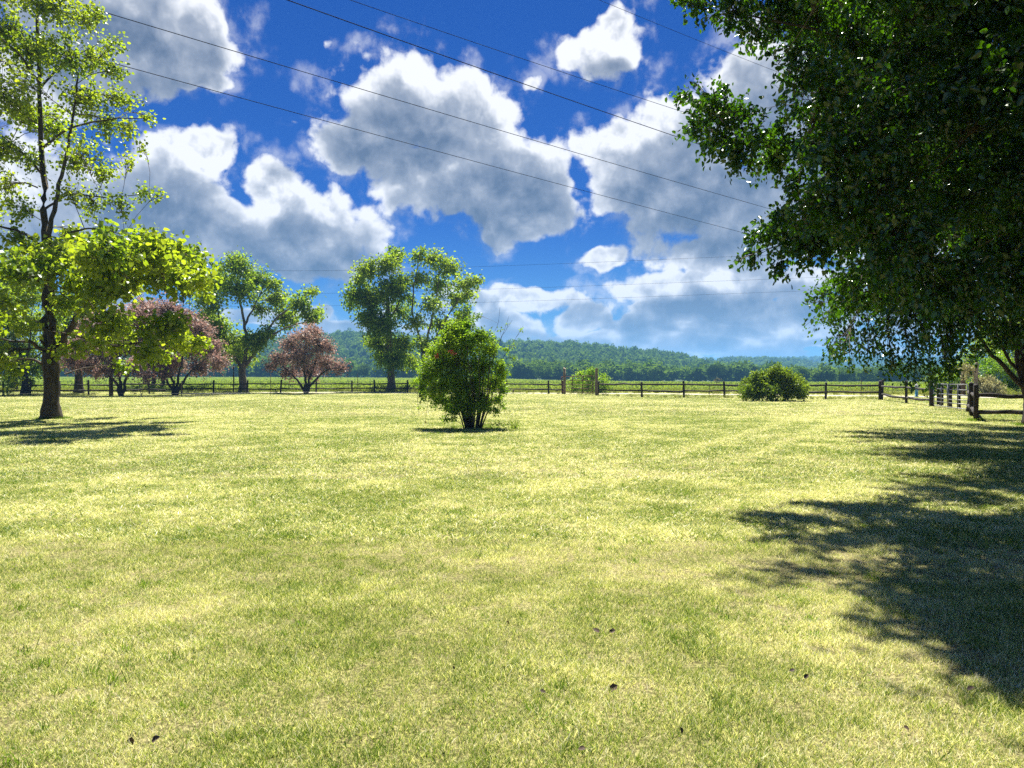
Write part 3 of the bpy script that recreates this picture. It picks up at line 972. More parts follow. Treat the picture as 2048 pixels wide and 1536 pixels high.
grow('broadleaf_tree', P(102, 838, D), 'tall tree with large yellow-green leaves standing on the lawn, casting a pool of shade', 'tree', tr, lb,
     cl(low, D - 2.4, 4.4, 3) + cl(upp, D, 2.2, 4, .88) + extra, dict(reach=2.2, mat=LEAF_YEL, size=0.125, kind='broad', per=740, rs=1.3, twig=10, spread=0.12, hang=0.35, up=0.9,
     grow=lambda q: 1.3 if q[2] < 7.5 else 0.95), BARK, 21, twig_r=0.009, flare=1.55)

# --- two pear-like trees on the right, the nearer one overhanging the camera's side
D1 = 11.4
tb = np.array([9.6, 11.2, 0])
tr = [(tb, 0.19), (tb + [0, 0, .9], .17), (tb + [-.05, 0, 1.8], .16)]
lb = []
rp = np.random.default_rng(77)
for a_ in range(9):
    an = a_ * 0.698 + 0.2
    r1 = 3.6 if a_ % 2 else 2.2
    lb.append(([tb + [0, 0, 1.5 + .06 * a_], tb + [r1 * .35 * math.cos(an), r1 * .35 * math.sin(an), 3.4], tb + [r1 * .75 * math.cos(an), r1 * .75 * math.sin(an), 6.0], tb + [r1 * 1.05 * math.cos(an), r1 * 1.05 * math.sin(an), 9.0]], 0.075, 0.02))
lb += [([tb + [0, 0, 1.7], *line(D1, [(2100, 420), (1900, 330), (1680, 300), (1480, 270)])], 0.07, 0.012),
       ([tb + [0, 0, 2.2], *line(D1, [(2120, 300), (1900, 140), (1700, 80), (1480, 30)])], 0.07, 0.012),
       ([tb + [0, 0, 1.5], *line(D1, [(2080, 560), (1880, 520), (1720, 490), (1560, 490)])], 0.05, 0.010)]
vis = [(1395, 8, .33), (1350, 2, .16, .7), (1465, 28, .42), (1450, -30, .5), (1545, 45, .55), (1500, 70, .3), (1640, 40, .65), (1720, 90, .6), (1560, -40, .7), (1580, 110, .32, .8), (1640, 140, .4, .9),
       (1362, 190, .20, .9), (1410, 205, .38), (1375, 250, .28), (1450, 230, .5), (1420, 285, .36), (1500, 285, .5), (1470, 325, .32), (1550, 320, .48), (1590, 355, .3, .8), (1560, 255, .35, .6), (1625, 290, .5), (1490, 215, .2, .6),
       (1395, 170, .13, .8), (1440, 165, .12, .6), (1505, 520, .22, .8), (1470, 527, .10, .9), (1530, 470, .32), (1575, 455, .42), (1585, 510, .4), (1550, 430, .25), (1630, 490, .5), (1560, 545, .18), (1640, 430, .45), (1610, 395, .35),
       ]
fill = []
rf = np.random.default_rng(5)
for px in range(1690, 2260, 80):
    for py in range(-60, 640, 80):
        fill.append((px + rf.normal() * 22, py + rf.normal() * 22, rf.uniform(.5, .72), rf.uniform(.75, 1.15), rf.uniform(8.6, 12.2)))
big = []
for _ in range(2000):
    v = rf.normal(size=3)
    v = v / np.linalg.norm(v) * rf.random() ** 0.4
    c = np.array([8.6, 9.6, 8.9]) + v * np.array([6.6, 6.6, 5.6])
    px, py = 1024 + c[0] / max(c[1], .5) * F_PX, HOR - (c[2] - CAM_H) / max(c[1], .5) * F_PX
    r = 1.0
    lim = 1720 + (200 if py > 560 else 0) if py > -60 else (1420 if py > -200 else 1100)
    if c[1] > 3.2 and px - r * F_PX / c[1] > lim and not (py > 640 and px < 2250):
        big.append((c, rf.uniform(.85, 1.15), 0.52, 1.7))
    if len(big) > 150:
        break
for _ in range(34):
    big.append((np.array([rf.uniform(3.6, 10.5), rf.uniform(5.8, 8.6), rf.uniform(7.6, 11.5)]), rf.uniform(.8, 1.1), .55, 1.7))
for _ in range(46):
    x_, y_ = rf.uniform(2.7, 7.0), rf.uniform(6.3, 12.0)
    big.append((np.array([x_, y_, 3.1 + .53 * y_ + rf.random() * 3.2]), rf.uniform(.8, 1.05), .58, 1.7))
for _ in range(16):
    big.append((np.array([rf.uniform(7.2, 10), rf.uniform(14.5, 17.5), rf.uniform(7.4, 10)]), .95, .55, 1.3))
for _ in range(18):
    big.append((np.array([rf.uniform(2.9, 6.2), rf.uniform(7.5, 9.3), rf.uniform(7.6, 9.4)]), .9, .6, 1.7))
for _ in range(11):
    big.append((np.array([rf.uniform(5.4, 7.6), rf.uniform(15, 17.5), rf.uniform(8.8, 11.2)]), .75, .7, 1.3))
PEAR = dict(reach=1.6, mat=LEAF_PEAR, size=0.078, kind='ovate', per=2480, rs=1.12, twig=15, spread=0.045, hang=0.55, up=0.45)
grow('broadleaf_tree', tb, 'nearest dark glossy tree overhanging the lawn, its branches reaching across the sky', 'tree', tr, lb,
     cl(vis, D1, .35, 6) + cl(fill, D1, .4, 7) + big, PEAR, BARK_DARK, 31, twig_r=0.005)

D2 = 25.5
tb2 = P(2066, 851, D2)
tb2[2] = 0
tr = [(tb2, 0.25), (P(2062, 800, D2), .22), (P(2050, 750, D2), .21), (P(2040, 710, D2), .19)]
lb = [(line(D2, [(2052, 780), (2010, 735), (1975, 700), (1935, 640), (1880, 560)]), .095, .02),
      (line(D2, [(2045, 745), (2015, 715), (1985, 640), (1970, 540)]), .06, .02),
      (line(D2, [(2040, 720), (2025, 640), (2010, 520), (2000, 380)]), .13, .03),
      (line(D2, [(2044, 720), (2070, 640), (2100, 520), (2120, 400)]), .11, .03),
      (line(D2, [(2035, 700, D2), (1990, 640, D2 - 1.2), (1930, 600, D2 - 2.2), (1820, 590, D2 - 3), (1720, 600, D2 - 3.2)]), .08, .02),
      (line(D2, [(2050, 730, D2), (2090, 680, D2 - 2), (2130, 600, D2 - 3.5)]), .09, .02),
      (line(D2, [(2040, 700, D2), (2010, 640, D2 + 1.5), (1960, 580, D2 + 3)]), .08, .02)]
edge2 = [(1640, 590, .5, .9), (1648, 645, .55), (1620, 605, .25, .7), (1685, 690, .6), (1700, 620, .8), (1735, 715, .55), (1770, 670, .8), (1790, 735, .5), (1840, 745, .5), (1870, 765, .3), (1825, 768, .25, .8), (1900, 735, .5, .8), (1760, 600, .9), (1840, 640, .9), (1885, 690, .7),
         (1690, 560, .8), (1780, 540, 1.0), (1950, 690, .5, .6), (1930, 640, .7, .8), (1985, 655, .6, .7), (2020, 620, .8, .8), (1660, 720, .3, .7), (1850, 705, .6), (1910, 700, .6), (1960, 645, .8), (1995, 690, .5), (2035, 655, .8), (1940, 600, 1), (2010, 580, 1), (1880, 640, .9), (1800, 600, 1.0), (1900, 755, .35), (1680, 705, .35, 1, 20), (1700, 735, .25, 1, 20)]
f2 = []
for px in range(1720, 2420, 105):
    for py in range(150, 640, 100):
        f2.append((px + rf.normal() * 25, py + rf.normal() * 25, rf.uniform(1.0, 1.4), .55, rf.uniform(21.5, 30)))
big2 = [(np.array([17.3 + 6.0 * math.cos(a_) * k, 25.5 + 6.0 * math.sin(a_) * k, z_]), 1.3, .45) for a_ in np.arange(0, 6.2, .7) for k, z_ in ((.95, 4.6), (.8, 7.4), (.4, 9.4))
        if (17.3 + 6.0 * math.cos(a_) * k - 1.3) / (25.5 + 6.0 * math.sin(a_) * k) * F_PX + 1024 > 1640]
for _ in range(200):
    c = np.array([rf.uniform(8.3, 13.0), rf.uniform(16.5, 24), rf.uniform(5.2, 9.5)])
    if 1024 + (c[0] - 1.2) / c[1] * F_PX > 1640 and HOR - (c[2] - CAM_H - 1.2) / c[1] * F_PX < 640 and len(big2) < 62:
        big2.append((c, 1.15, .9))
for _ in range(18):
    big2.append((np.array([rf.uniform(7.8, 11.5), rf.uniform(18.5, 23), rf.uniform(10.5, 13.5)]), 1.1, .9))
for _ in range(600):
    v = rf.normal(size=3)
    c = np.array([16.8, 22.8, 6.8]) + v / np.linalg.norm(v) * rf.random() ** .4 * np.array([7.2, 7.0, 4.2])
    px, py = 1024 + (c[0] - 1.5) / c[1] * F_PX, HOR - (c[2] - CAM_H - 1.5) / c[1] * F_PX
    if px > 1700 + max(0, py - 480) * 1.6 and len(big2) < 150:
        big2.append((c, 1.25, .85))
grow('broadleaf_tree', tb2, 'dark dense tree whose leaning trunk rises beside the corner of the rail fence', 'tree', tr, lb,
     cl(edge2, 23, 1.2, 8) + cl(f2, 25, 1, 9) + big2, dict(PEAR, kind='kite', reach=3.0, size=0.13, per=660, rs=1.25, twig=12, spread=0.09), BARK_DARK, 32, twig_r=0.008)

# --- trees along the back fence
D = 80.0
grow('broadleaf_tree', P(487, 785, D) * [1, 1, 0], 'spreading feathery green tree with forked trunk behind the rail fence', 'tree',
     [(P(487, 786, D), .42), (P(486, 765, D), .36), (P(484, 742, D), .36), (P(485, 728, D), .32)],
     [(line(D, [(484, 735), (470, 712), (455, 680), (440, 640), (430, 590)]), .22, .05), (line(D, [(486, 735), (492, 700), (490, 650), (478, 590), (476, 545)]), .24, .05),
      (line(D, [(488, 735), (510, 705), (530, 670), (560, 630), (610, 600)]), .2, .05), (line(D, [(505, 710, D), (545, 670, D - 1), (590, 650, D - 1.5), (630, 640, D - 2)]), .12, .04),
      (line(D, [(490, 650), (510, 610), (530, 570)]), .13, .04), (line(D, [(455, 680, D), (430, 650, D + 1), (400, 630, D + 2)]), .1, .03)],
     cl([(475, 532, 1.3), (440, 565, 1.4, .9), (510, 560, 1.3, .9), (478, 580, 1.4, .8), (418, 605, 1.2, .9), (555, 598, 1.2, .9), (598, 608, 1.0), (622, 635, .9), (575, 640, 1.1), (525, 620, .9, .6),
         (625, 580, .55), (430, 655, 1.4, 1.3), (468, 690, 1.5, 1.4), (510, 685, 1.1, 1.3), (435, 700, 1.0, 1.3), (400, 570, 1.0), (545, 570, .7), (640, 625, .4), (415, 640, 1.2, 1.2), (535, 665, .8, .8), (490, 715, .9, 1.2)], D, 3.0, 11),
     dict(mat=LEAF_WAL, size=0.32, kind='kite', per=350, rs=1.7, twig=11, spread=0.22, hang=0.45, up=0.7), BARK_GREY, 41, twig_r=0.018)
D = 86.0
grow('broadleaf_tree', P(783, 783, D) * [1, 1, 0], 'dense upright green tree growing just left of the middle bush, behind the fence', 'tree',
     [(P(783, 784, D), .46), (P(782, 740, D), .38), (P(780, 690, D), .34), (P(776, 620, D), .22), (P(775, 560, D), .12)],
     [(line(D, [(780, 690), (760, 650), (735, 610), (715, 580)]), .14, .04), (line(D, [(778, 640), (800, 600), (805, 540)]), .12, .04)],
     cl([(775, 530, 1.2), (792, 508, .8), (735, 545, 1.1), (712, 590, 1.1), (745, 600, 1.4, 1.2), (785, 580, 1.4, 1.2), (700, 608, .6), (760, 650, 1.4, 1.3), (800, 625, 1.1, .9), (772, 695, 1.3, 1.4), (808, 690, 1.0, 1.2), (748, 685, .8, 1.2),
         (788, 725, 1.0, 1.2), (735, 635, 1.0, 1.2), (810, 560, .9, .7), (765, 720, .7, 1.1), (720, 560, .8), (825, 730, .9)], D, 2.6, 12),
     dict(mat=LEAF_DEEP, size=0.32, kind='kite', per=360, rs=1.7, twig=11, spread=0.22, hang=0.5, up=0.6), BARK_GREY, 42, twig_r=0.018)
D = 84.0
grow('broadleaf_tree', P(852, 784, D) * [1, 1, 0], 'airy light-crowned tree rising behind the middle bush', 'tree',
     [(P(852, 784, D), .36), (P(850, 745, D), .3), (P(847, 705, D), .28)],
     [(line(D, [(847, 710), (838, 670), (825, 620), (830, 560), (840, 510)]), .16, .03), (line(D, [(848, 710), (858, 660), (872, 600), (880, 540)]), .17, .03),
      (line(D, [(850, 720), (880, 660), (910, 610), (940, 575)]), .14, .03), (line(D, [(852, 720), (905, 675), (940, 640)]), .09, .03)],
     cl([(838, 512, .8, .8), (868, 520, 1.0, .9), (900, 538, 1.1), (930, 568, 1.0), (950, 560, .55), (880, 570, 1.2, .7), (840, 560, 1.0, .7), (862, 612, 1.1, .7), (910, 600, 1.0, .8), (940, 590, .7), (828, 645, .9, .9), (880, 650, 1.0, .9), (922, 640, .8), (850, 690, .9, 1), (818, 600, .6, .7), (930, 620, .6)], D, 2.5, 13),
     dict(mat=LEAF_WAL, size=0.34, kind='kite', per=300, rs=1.7, twig=11, spread=0.22, hang=0.45, up=0.7), BARK_GREY, 43, twig_r=0.018)

PURP = dict(mat=LEAF_PURP, size=0.21, kind='kite', per=780, rs=1.8, twig=10, spread=0.12, hang=0.2, up=0.4)


def purple(base_px, base_py, D, label, stems, items, seed, dens=1.0):
    grow('purple_leaf_tree', P(base_px, base_py, D) * [1, 1, 0], label, 'tree', None,
         [(line(D, s), .15, .04) for s in stems], cl(items, D, 2.2, seed, dens), PURP, BARK_DARK, seed, twig_r=0.02, twig_mat=TWIG, group='purple-leaved trees along the back fence', multi=True, droop=.15)


purple(350, 790, 68, 'tallest dome-shaped purple-leaved tree beside the feathery green tree', [[(349, 791), (347, 765), (335, 740), (315, 680)], [(351, 791), (355, 765), (362, 730), (375, 660)], [(353, 791), (362, 770), (385, 740), (420, 710)], [(348, 791), (340, 770), (318, 745), (290, 720)]],
       [(295, 620, 1.0), (335, 618, .95), (368, 640, 1.0), (398, 662, 1.0), (420, 695, .8), (440, 722, .6), (380, 690, 1.1), (330, 670, 1.2), (285, 660, 1.1), (305, 715, 1.0), (350, 725, .9), (400, 735, .7), (270, 625, .7), (440, 735, .4, .8), (330, 745, .6)], 51)
purple(243, 791, 66, 'purple-leaved tree behind the tall yellow-green tree', [[(242, 792), (241, 765), (235, 735), (215, 690)], [(244, 792), (250, 765), (262, 735), (270, 700)], [(241, 792), (232, 765), (205, 740), (180, 715)]],
       [(240, 640, 1.1), (200, 650, 1.1), (162, 690, 1.0), (210, 700, 1.1), (258, 690, 1.0), (170, 728, .8), (228, 735, .8), (270, 735, .7), (295, 752, .4), (140, 720, .7), (195, 745, .5)], 52)
purple(612, 786, 76, 'smaller thin purple-leaved tree, greyish at its edges, between the feathery green trees', [[(611, 786), (610, 755), (606, 720), (600, 680)], [(613, 786), (618, 760), (632, 720), (640, 690)], [(614, 786), (625, 765), (655, 740), (680, 735)], [(610, 786), (598, 765), (575, 740), (555, 725)]],
       [(612, 672, 1.0), (582, 688, .9), (640, 690, .95), (562, 718, .85), (602, 715, 1.1), (650, 725, .9), (682, 735, .65), (540, 732, .5, .7), (622, 742, .8), (578, 745, .65), (660, 700, .5, .7), (630, 660, .5)], 53, .8)

D = 68
grow('broadleaf_tree', P(48, 790, D) * [1, 1, 0], 'dense dark green tree at the left end of the back fence', 'tree',
     [(P(50, 788, D), .3), (P(50, 760, D), .26), (P(48, 720, D), .2)], [(line(D, [(50, 745), (20, 690), (-10, 640)]), .12, .03), (line(D, [(49, 740), (60, 680), (65, 620)]), .12, .03), (line(D, [(48, 735), (90, 700), (115, 680)]), .08, .03)],
     cl([(10, 600, 1.6), (60, 590, 1.2), (-30, 640, 1.8), (30, 650, 1.7), (80, 650, 1.2), (100, 690, 1.0), (50, 700, 1.5), (0, 700, 1.6), (-40, 720, 1.6), (30, 740, 1.3), (75, 735, 1.0), (15, 765, .7), (60, 765, .5), (110, 730, .8), (-30, 580, 1.5), (110, 640, .8, .8)], D, 2.5, 14),
     dict(mat=LEAF_DEEP, size=0.26, kind='kite', per=380, rs=1.5, twig=12, spread=0.2, hang=0.3, up=0.6), BARK_DARK, 44, twig_r=0.016)
D = 84
grow('pine_tree', P(28, 786, D) * [1, 1, 0], 'tall bluish pine looming behind the dark green tree', 'tree',
     [(P(28, 786, D), .35), (P(28, 700, D), .3), (P(30, 600, D), .2), (P(30, 500, D), .06)], [],
     cl([(30, 505, .6), (20, 530, 1.0), (50, 535, 1.0), (0, 560, 1.3), (65, 560, .8), (30, 570, 1.4), (70, 600, 1.0), (-20, 600, 1.6), (30, 620, 1.6), (75, 525, .5, .8), (85, 575, .6, .8), (-30, 540, 1.1)], D, 2.2, 15),
     dict(mat=LEAF_DEEP, size=0.30, kind='lance', per=420, rs=1.5, twig=14, spread=0.16, hang=-0.2, up=0.4), BARK, 45, twig_r=0.02)
D = 76
grow('broadleaf_tree', P(157, 788, D) * [1, 1, 0], 'thick-trunked tree behind the fence, its crown hidden by yellow-green leaves', 'tree',
     [(P(157, 788, D), .40), (P(158, 760, D), .36), (P(158, 720, D), .33), (P(156, 660, D), .2)], [(line(D, [(157, 700), (190, 650), (210, 610)]), .14, .04)],
     cl([(150, 600, 1.7), (110, 640, 1.4), (190, 640, 1.4), (150, 660, 1.6), (120, 690, 1.2), (190, 600, 1.2)], D, 2.2, 16),
     dict(mat=LEAF_DEEP, size=0.26, kind='kite', per=330, rs=1.5, twig=12, spread=0.2, hang=0.3, up=0.6), BARK_DARK, 46, twig_r=0.016)
D = 88
grow('broadleaf_tree', P(318, 782, D) * [1, 1, 0], 'two-stemmed dark tree standing behind the purple dome', 'tree', None,
     [(line(D, [(309, 782), (309, 750), (305, 700), (300, 660)]), .28, .08), (line(D, [(324, 782), (327, 750), (335, 700), (340, 660)]), .28, .08)],
     cl([(300, 670, 1.6), (340, 670, 1.6), (320, 700, 1.5), (360, 690, 1.2), (280, 700, 1.2), (430, 715, 1.0), (400, 700, 1.2)], D, 2, 17),
     dict(mat=LEAF_DEEP, size=0.28, kind='kite', per=300, rs=1.5, twig=12, spread=0.2, hang=0.3, up=0.6), BARK_DARK, 47, twig_r=0.016, multi=True)

# --- shrubs
D = 24.0
bb = P(945, 858, D) * [1, 1, 0]
rs = np.random.default_rng(3)
stems = []
for i_ in range(44):
    a_ = rs.random() * 6.283
    r_ = rs.random() ** .5
    s0 = bb + [.27 * r_ * math.cos(a_), .24 * r_ * math.sin(a_), -.03]
    s1 = bb + [.58 * r_ * math.cos(a_), .5 * r_ * math.sin(a_), .8 + .3 * rs.random()]
    s2 = bb + [1.05 * r_ * math.cos(a_) - .2, .8 * r_ * math.sin(a_), 1.6 + 1.2 * rs.random()]
    stems.append(([s0, s1, s2], rs.uniform(.012, .028), .008))
bush = [(905, 655, .26, .8), (935, 648, .26, .8), (965, 668, .24, .8), (895, 690, .34), (935, 690, .4), (975, 700, .32), (865, 705, .24), (915, 725, .42), (960, 735, .42), (1000, 730, .2, .6), (880, 735, .34), (1010, 700, .12, .5),
        (860, 755, .28), (843, 768, .18, .9), (828, 765, .10, .7), (900, 765, .42, 1.2), (945, 770, .42, 1.2), (990, 765, .3), (1010, 750, .14, .6), (880, 800, .28), (920, 800, .36, 1.2), (965, 800, .32, 1.1), (1000, 800, .18, .8), (870, 780, .26), (850, 790, .16, .8),
        (905, 825, .2, .8), (990, 822, .14, .7), (935, 828, .2, .6), (893, 838, .12, .6), (1008, 780, .16, .7), (842, 800, .06, .6), (838, 815, .05, .6), (890, 670, .2, .7), (985, 680, .16, .6), (950, 630, .12, .5), (918, 625, .1, .4), (1010, 812, .08, .6),
        (945, 812, .26, 1.0), (920, 805, .28, 1), (895, 812, .18), (970, 812, .2), (862, 735, .3), (848, 752, .22), (1003, 742, .22, .8), (885, 705, .3), (925, 668, .3), (950, 675, .3), (905, 672, .28), (1002, 660, .05, .4), (1015, 650, .04, .4), (1040, 660, .05, .5), (1030, 690, .06, .4), (1025, 715, .09, .5)]
lb = stems + [(line(D, [(985, 720), (1005, 670), (1018, 632)]), .008, .003), (line(D, [(990, 740), (1020, 695), (1046, 652)]), .008, .003), (line(D, [(975, 690), (995, 650), (1000, 615)]), .006, .003), (line(D, [(985, 700), (1012, 660), (1025, 640)]), .006, .003),
              (line(D, [(862, 765, D - .3), (838, 780, D - .4), (835, 805, D - .4), (838, 828, D - .4)]), .007, .003), (line(D, [(870, 790, D - .3), (857, 800, D - .4), (853, 825, D - .4), (850, 842, D - .4)]), .006, .003)]
BUSH = dict(mat=LEAF_BUSH, size=0.075, kind='kite', per=6500, rs=1.5, twig=11, spread=0.04, hang=0.25, up=0.6)
root = grow('flowering_bush', bb, 'tall fountain-shaped bush with red flowers alone in the middle of the lawn', 'bush', None, lb,
            cl(bush, D, .38, 18), BUSH, BARK_DARK, 61, twig_r=0.004, multi=True)
RED = solid_mat('red_petal', (0.45, 0.03, 0.025), (0.62, 0.09, 0.05), 20, 0.6)
for px, py, s_ in ((902, 703, .10), (873, 712, .08), (850, 844, .05), (908, 706, .07)):
    rv = np.random.default_rng(int(px))
    c = P(px, py, D - .75) - bb
    n_ = 16
    me = leaves_mesh('flower', c + rv.normal(size=(n_, 3)) * s_ * .35, rv.normal(size=(n_, 3)), rv.normal(size=(n_, 3)), s_ * .8, 'kite', rv)
    link('flower', me, RED, root)
# low plants at its foot
d_ = 23.6
for px, py, n_, h_, lab, mt in ((1030, 852, 46, .42, 'pale grassy tuft with arching blades right of the middle bush', 'crop_leaf'), (1003, 856, 30, .22, 'small dark seedling clump at the foot of the middle bush', 'deep_green_leaf')):
    rv = np.random.default_rng(px)
    if h_ > .3:
        me = tuft('blades', n_, .14, .25, .5, .008, rv, .5)
    else:
        me = clump('leaves', 90, .5, .3, h_, .07, rv)
    o = empty('grass_tuft' if h_ > .3 else 'seedling', P(px, 860, d_) * [1, 1, 0])
    link('blades' if h_ > .3 else 'leaves', me, MATS[mt], o)
    tag(o, lab, 'plant')


def shrub(name, px, D, label, items, leafd, seed, nst=12, hgt=1.0, spread=.8, jit=1.0, cat='bush'):
    b_ = P(px, 780, D) * [1, 1, 0]
    b_[2] = float(zg(b_[0], b_[1]))
    rs_ = np.random.default_rng(seed)
    st = []
    for _ in range(nst):
        a_ = rs_.random() * 6.283
        st.append(([b_ + [.15 * math.cos(a_), .15 * math.sin(a_), -.03], b_ + [spread * .5 * math.cos(a_), spread * .5 * math.sin(a_), hgt * .5], b_ + [spread * math.cos(a_), spread * math.sin(a_), hgt]], .03, .01))
    return grow(name, b_, label, cat, None, st, cl(items, D, jit, seed), leafd, BARK_DARK, seed, twig_r=.008, multi=True)


shrub('round_bush', 1547, 52, 'wide rounded olive-green bush in front of the back fence', [(1495, 782, .45), (1520, 768, .65), (1500, 765, .4), (1550, 760, .75), (1580, 768, .65), (1600, 782, .45), (1545, 745, .4), (1568, 748, .4), (1515, 752, .35), (1540, 785, .6), (1575, 788, .5), (1515, 789, .45), (1553, 734, .22, .6), (1600, 765, .3), (1485, 775, .25), (1612, 775, .2), (1595, 752, .2), (1490, 790, .3), (1605, 791, .3)],
      dict(mat=LEAF_OLIVE, size=0.14, kind='kite', per=2600, rs=1.6, twig=12, spread=.06, hang=.1, up=.5), 71, 14, 1.2, 1.5, .9)
shrub('round_bush', 1178, 78, 'bright yellow-green bush growing behind the rusty gate', [(1150, 765, .8), (1180, 755, .95), (1205, 765, .8), (1175, 775, .8), (1145, 780, .5), (1200, 782, .7), (1215, 770, .5), (1185, 742, .5), (1160, 748, .5), (1165, 785, .5), (1210, 752, .4)],
      dict(mat=LEAF_BUSH, size=0.16, kind='kite', per=700, rs=1.5, twig=12, spread=.08, hang=.1, up=.6), 72, 10, 1.6, 1.2, 1.0)
shrub('bush', 2000, 72, 'sunlit green bush beyond the corner of the rail fence', [(1985, 745, 1.0), (2010, 730, 1.1), (2035, 750, 1.0), (1965, 760, .8), (2020, 770, .9), (2048, 770, 1.0), (1995, 715, .8), (2040, 720, 1.0), (1975, 725, .7), (2075, 745, 1.4)],
      dict(mat=LEAF_BUSH, size=0.2, kind='kite', per=420, rs=1.5, twig=12, spread=.1, hang=.2, up=.6), 73, 9, 2, 1.3, 1.5)
shrub('bush', 1905, 75, 'shaded green bush seen through the tubular gate', [(1885, 770, .8), (1910, 775, .7), (1860, 775, .7), (1900, 755, .9), (1870, 760, .8), (1925, 765, .7), (1915, 735, .9), (1850, 785, .5), (1890, 785, .6)],
      dict(mat=LEAF_DEEP, size=0.2, kind='kite', per=420, rs=1.5, twig=12, spread=.1, hang=.2, up=.6), 74, 9, 1.5, 1.3, 1.5)
shrub('brush_pile', 1975, 66, 'straw-coloured mound of dry brush beyond the right-hand fence', [(1968, 775, .7), (1985, 780, .6), (1975, 760, .6), (1995, 775, .55), (1940, 745, .5), (1930, 735, .5), (1960, 765, .5), (2005, 785, .4)],
      dict(mat=LEAF_DRY, size=0.28, kind='lance', per=700, rs=1.4, twig=12, spread=.1, hang=.5, up=.2), 75, 9, 1.2, 1.0, .8, cat='brush')
D = 95
grow('broadleaf_tree', P(2020, 778, D) * [1, 1, 0], 'green tree filling the gap beyond the leaning trunk', 'tree', [(P(2022, 782, D), .3), (P(2020, 740, D), .25), (P(2015, 690, D), .15)], [],
     cl([(1990, 690, 1.8), (2030, 680, 2.0), (2070, 700, 2.0), (1960, 700, 1.4), (2010, 650, 1.8), (2060, 640, 2.0), (1975, 660, 1.4), (2040, 730, 1.5), (1940, 720, 1.2)], D, 2, 19),
     dict(mat=LEAF_DEEP, size=0.3, kind='kite', per=300, rs=1.5, twig=12, spread=.2, hang=.3, up=.6), BARK_DARK, 48, twig_r=.016)
# grey, nearly leafless sapling under the purple trees
D = 66
grow('sapling', P(283, 796, D) * [1, 1, 0], 'grey almost leafless sapling standing beneath the purple trees', 'tree', None,
     [(line(D, [(283, 796), (281, 780), (275, 762)]), .035, .01), (line(D, [(283, 790), (290, 775), (300, 765)]), .025, .01), (line(D, [(282, 785), (270, 775), (262, 768)]), .02, .008)],
     cl([(275, 765, .5, .3), (292, 770, .45, .3), (265, 772, .4, .3), (285, 758, .4, .3)], D, .4, 20), dict(mat=LEAF_DRY, size=.07, kind='lance', per=200, twig=4, spread=.05), BARK_GREY, 49, twig_r=.012, twig_mat=BARK_GREY, multi=True)

# ------------------------------------------------------------------ fences
def ground_pt(px, d):
    x = (px - 1024) / F_PX * d
    return np.array([x, d, float(zg(x, d))])


def post_mesh(h, r, seed, name='post'):
    rr = np.random.default_rng(seed)
    tb_ = Tubes(8)
    zz = np.array([-0.08, 0.25 * h, 0.6 * h, h - 0.03, h])
    pts = np.stack([rr.normal(size=5) * .006, rr.normal(size=5) * .006, zz], -1)
    tb_.add(pts, np.array([r * 1.03, r, r * .98, r * .97, r * .86]), rough=0.14)
    return tb_.mesh(name, smooth=False)


def rail_mesh(a, b, r, seed, name='rail', n=6):
    rr = np.random.default_rng(seed)
    tb_ = Tubes(6)
    pts = a + (b - a) * np.linspace(0, 1, n)[:, None]
    pts[1:-1] += rr.normal(size=(n - 2, 3)) * 0.016
    pts[:, 2] -= 0.05 * rr.random() * np.sin(np.linspace(0, math.pi, n)) * (name == 'rail')
    tb_.add(pts, r * (1 + .16 * rr.normal(size=n).clip(-1, 1)), rough=0.25)
    return tb_.mesh(name, smooth=False)


POSTS = [post_mesh(1.3, .085, i) for i in range(5)]
for m_ in POSTS:
    m_.materials.append(WOOD_DARK)


def fence(label, posts, rails=(.95, .45), r=.072, seed=1, thick=(), name='rail_fence', tall=1.0):
    rr = np.random.default_rng(seed)
    o = tag(empty(name, posts[0]), label, 'fence')
    base = np.asarray(posts[0])
    for i_, p in enumerate(posts):
        q_ = link('post', POSTS[(i_ + seed) % 5], WOOD_DARK, o, p - base)
        k = 1.5 if i_ in thick else 1.0
        q_.scale = (k, k, tall * rr.uniform(.95, 1.06))
        q_.rotation_euler = (rr.normal() * .04, rr.normal() * .04, rr.random() * 6)
    for a_, b_ in zip(posts[:-1], posts[1:]):
        u = (b_ - a_) / np.linalg.norm(b_ - a_)
        for z_ in rails:
            link('rail', rail_mesh(a_ - base - u * .06 + [0, 0, z_ + rr.normal() * .025], b_ - base + u * .06 + [0, 0, z_ + rr.normal() * .025], r, int(rr.integers(1e6))), WOOD_DARK, o)
    return o


px_l = [-60, 7, 60, 119, 177, 240, 299, 363, 427, 494, 561, 632, 704, 749, 815, 885, 950, 1014, 1097, 1125]
dl = np.interp(px_l, [-60, 177, 427, 561, 704, 860, 1014, 1125], [66, 69, 78, 79, 83, 81, 77, 74])
fence('long dark two-rail fence along the crop field, left of the rusty gate', [ground_pt(p, d_) for p, d_ in zip(px_l, dl)], seed=2)
px_r = [1196, 1284, 1368, 1449, 1550, 1651, 1761]
fence('dark two-rail fence between the rusty gate and the thick corner post', [ground_pt(p, d_) for p, d_ in zip(px_r, [69, 62, 60.8, 60, 58.4, 56.3, 54.6])], rails=(1.03, .56), seed=3, thick=(6,))
fence('short dark fence running from the thick corner post to the tubular gate', [ground_pt(p, d_) for p, d_ in zip([1764, 1813, 1864], [54.2, 47.3, 42.2])], rails=(.98, .38), seed=4, thick=(2,), tall=1.05)
c0, c1, c2 = ground_pt(1938, 35.2), ground_pt(1944, 31.8), ground_pt(1954, 28.1)
fence('stout dark fence turning the corner beside the leaning trunk', [c0, c1, c2, c2 + [3.0, .1, 0], c2 + [6.0, .1, 0]], rails=(.93, .33), r=.085, seed=6, thick=(0,), tall=1.0)
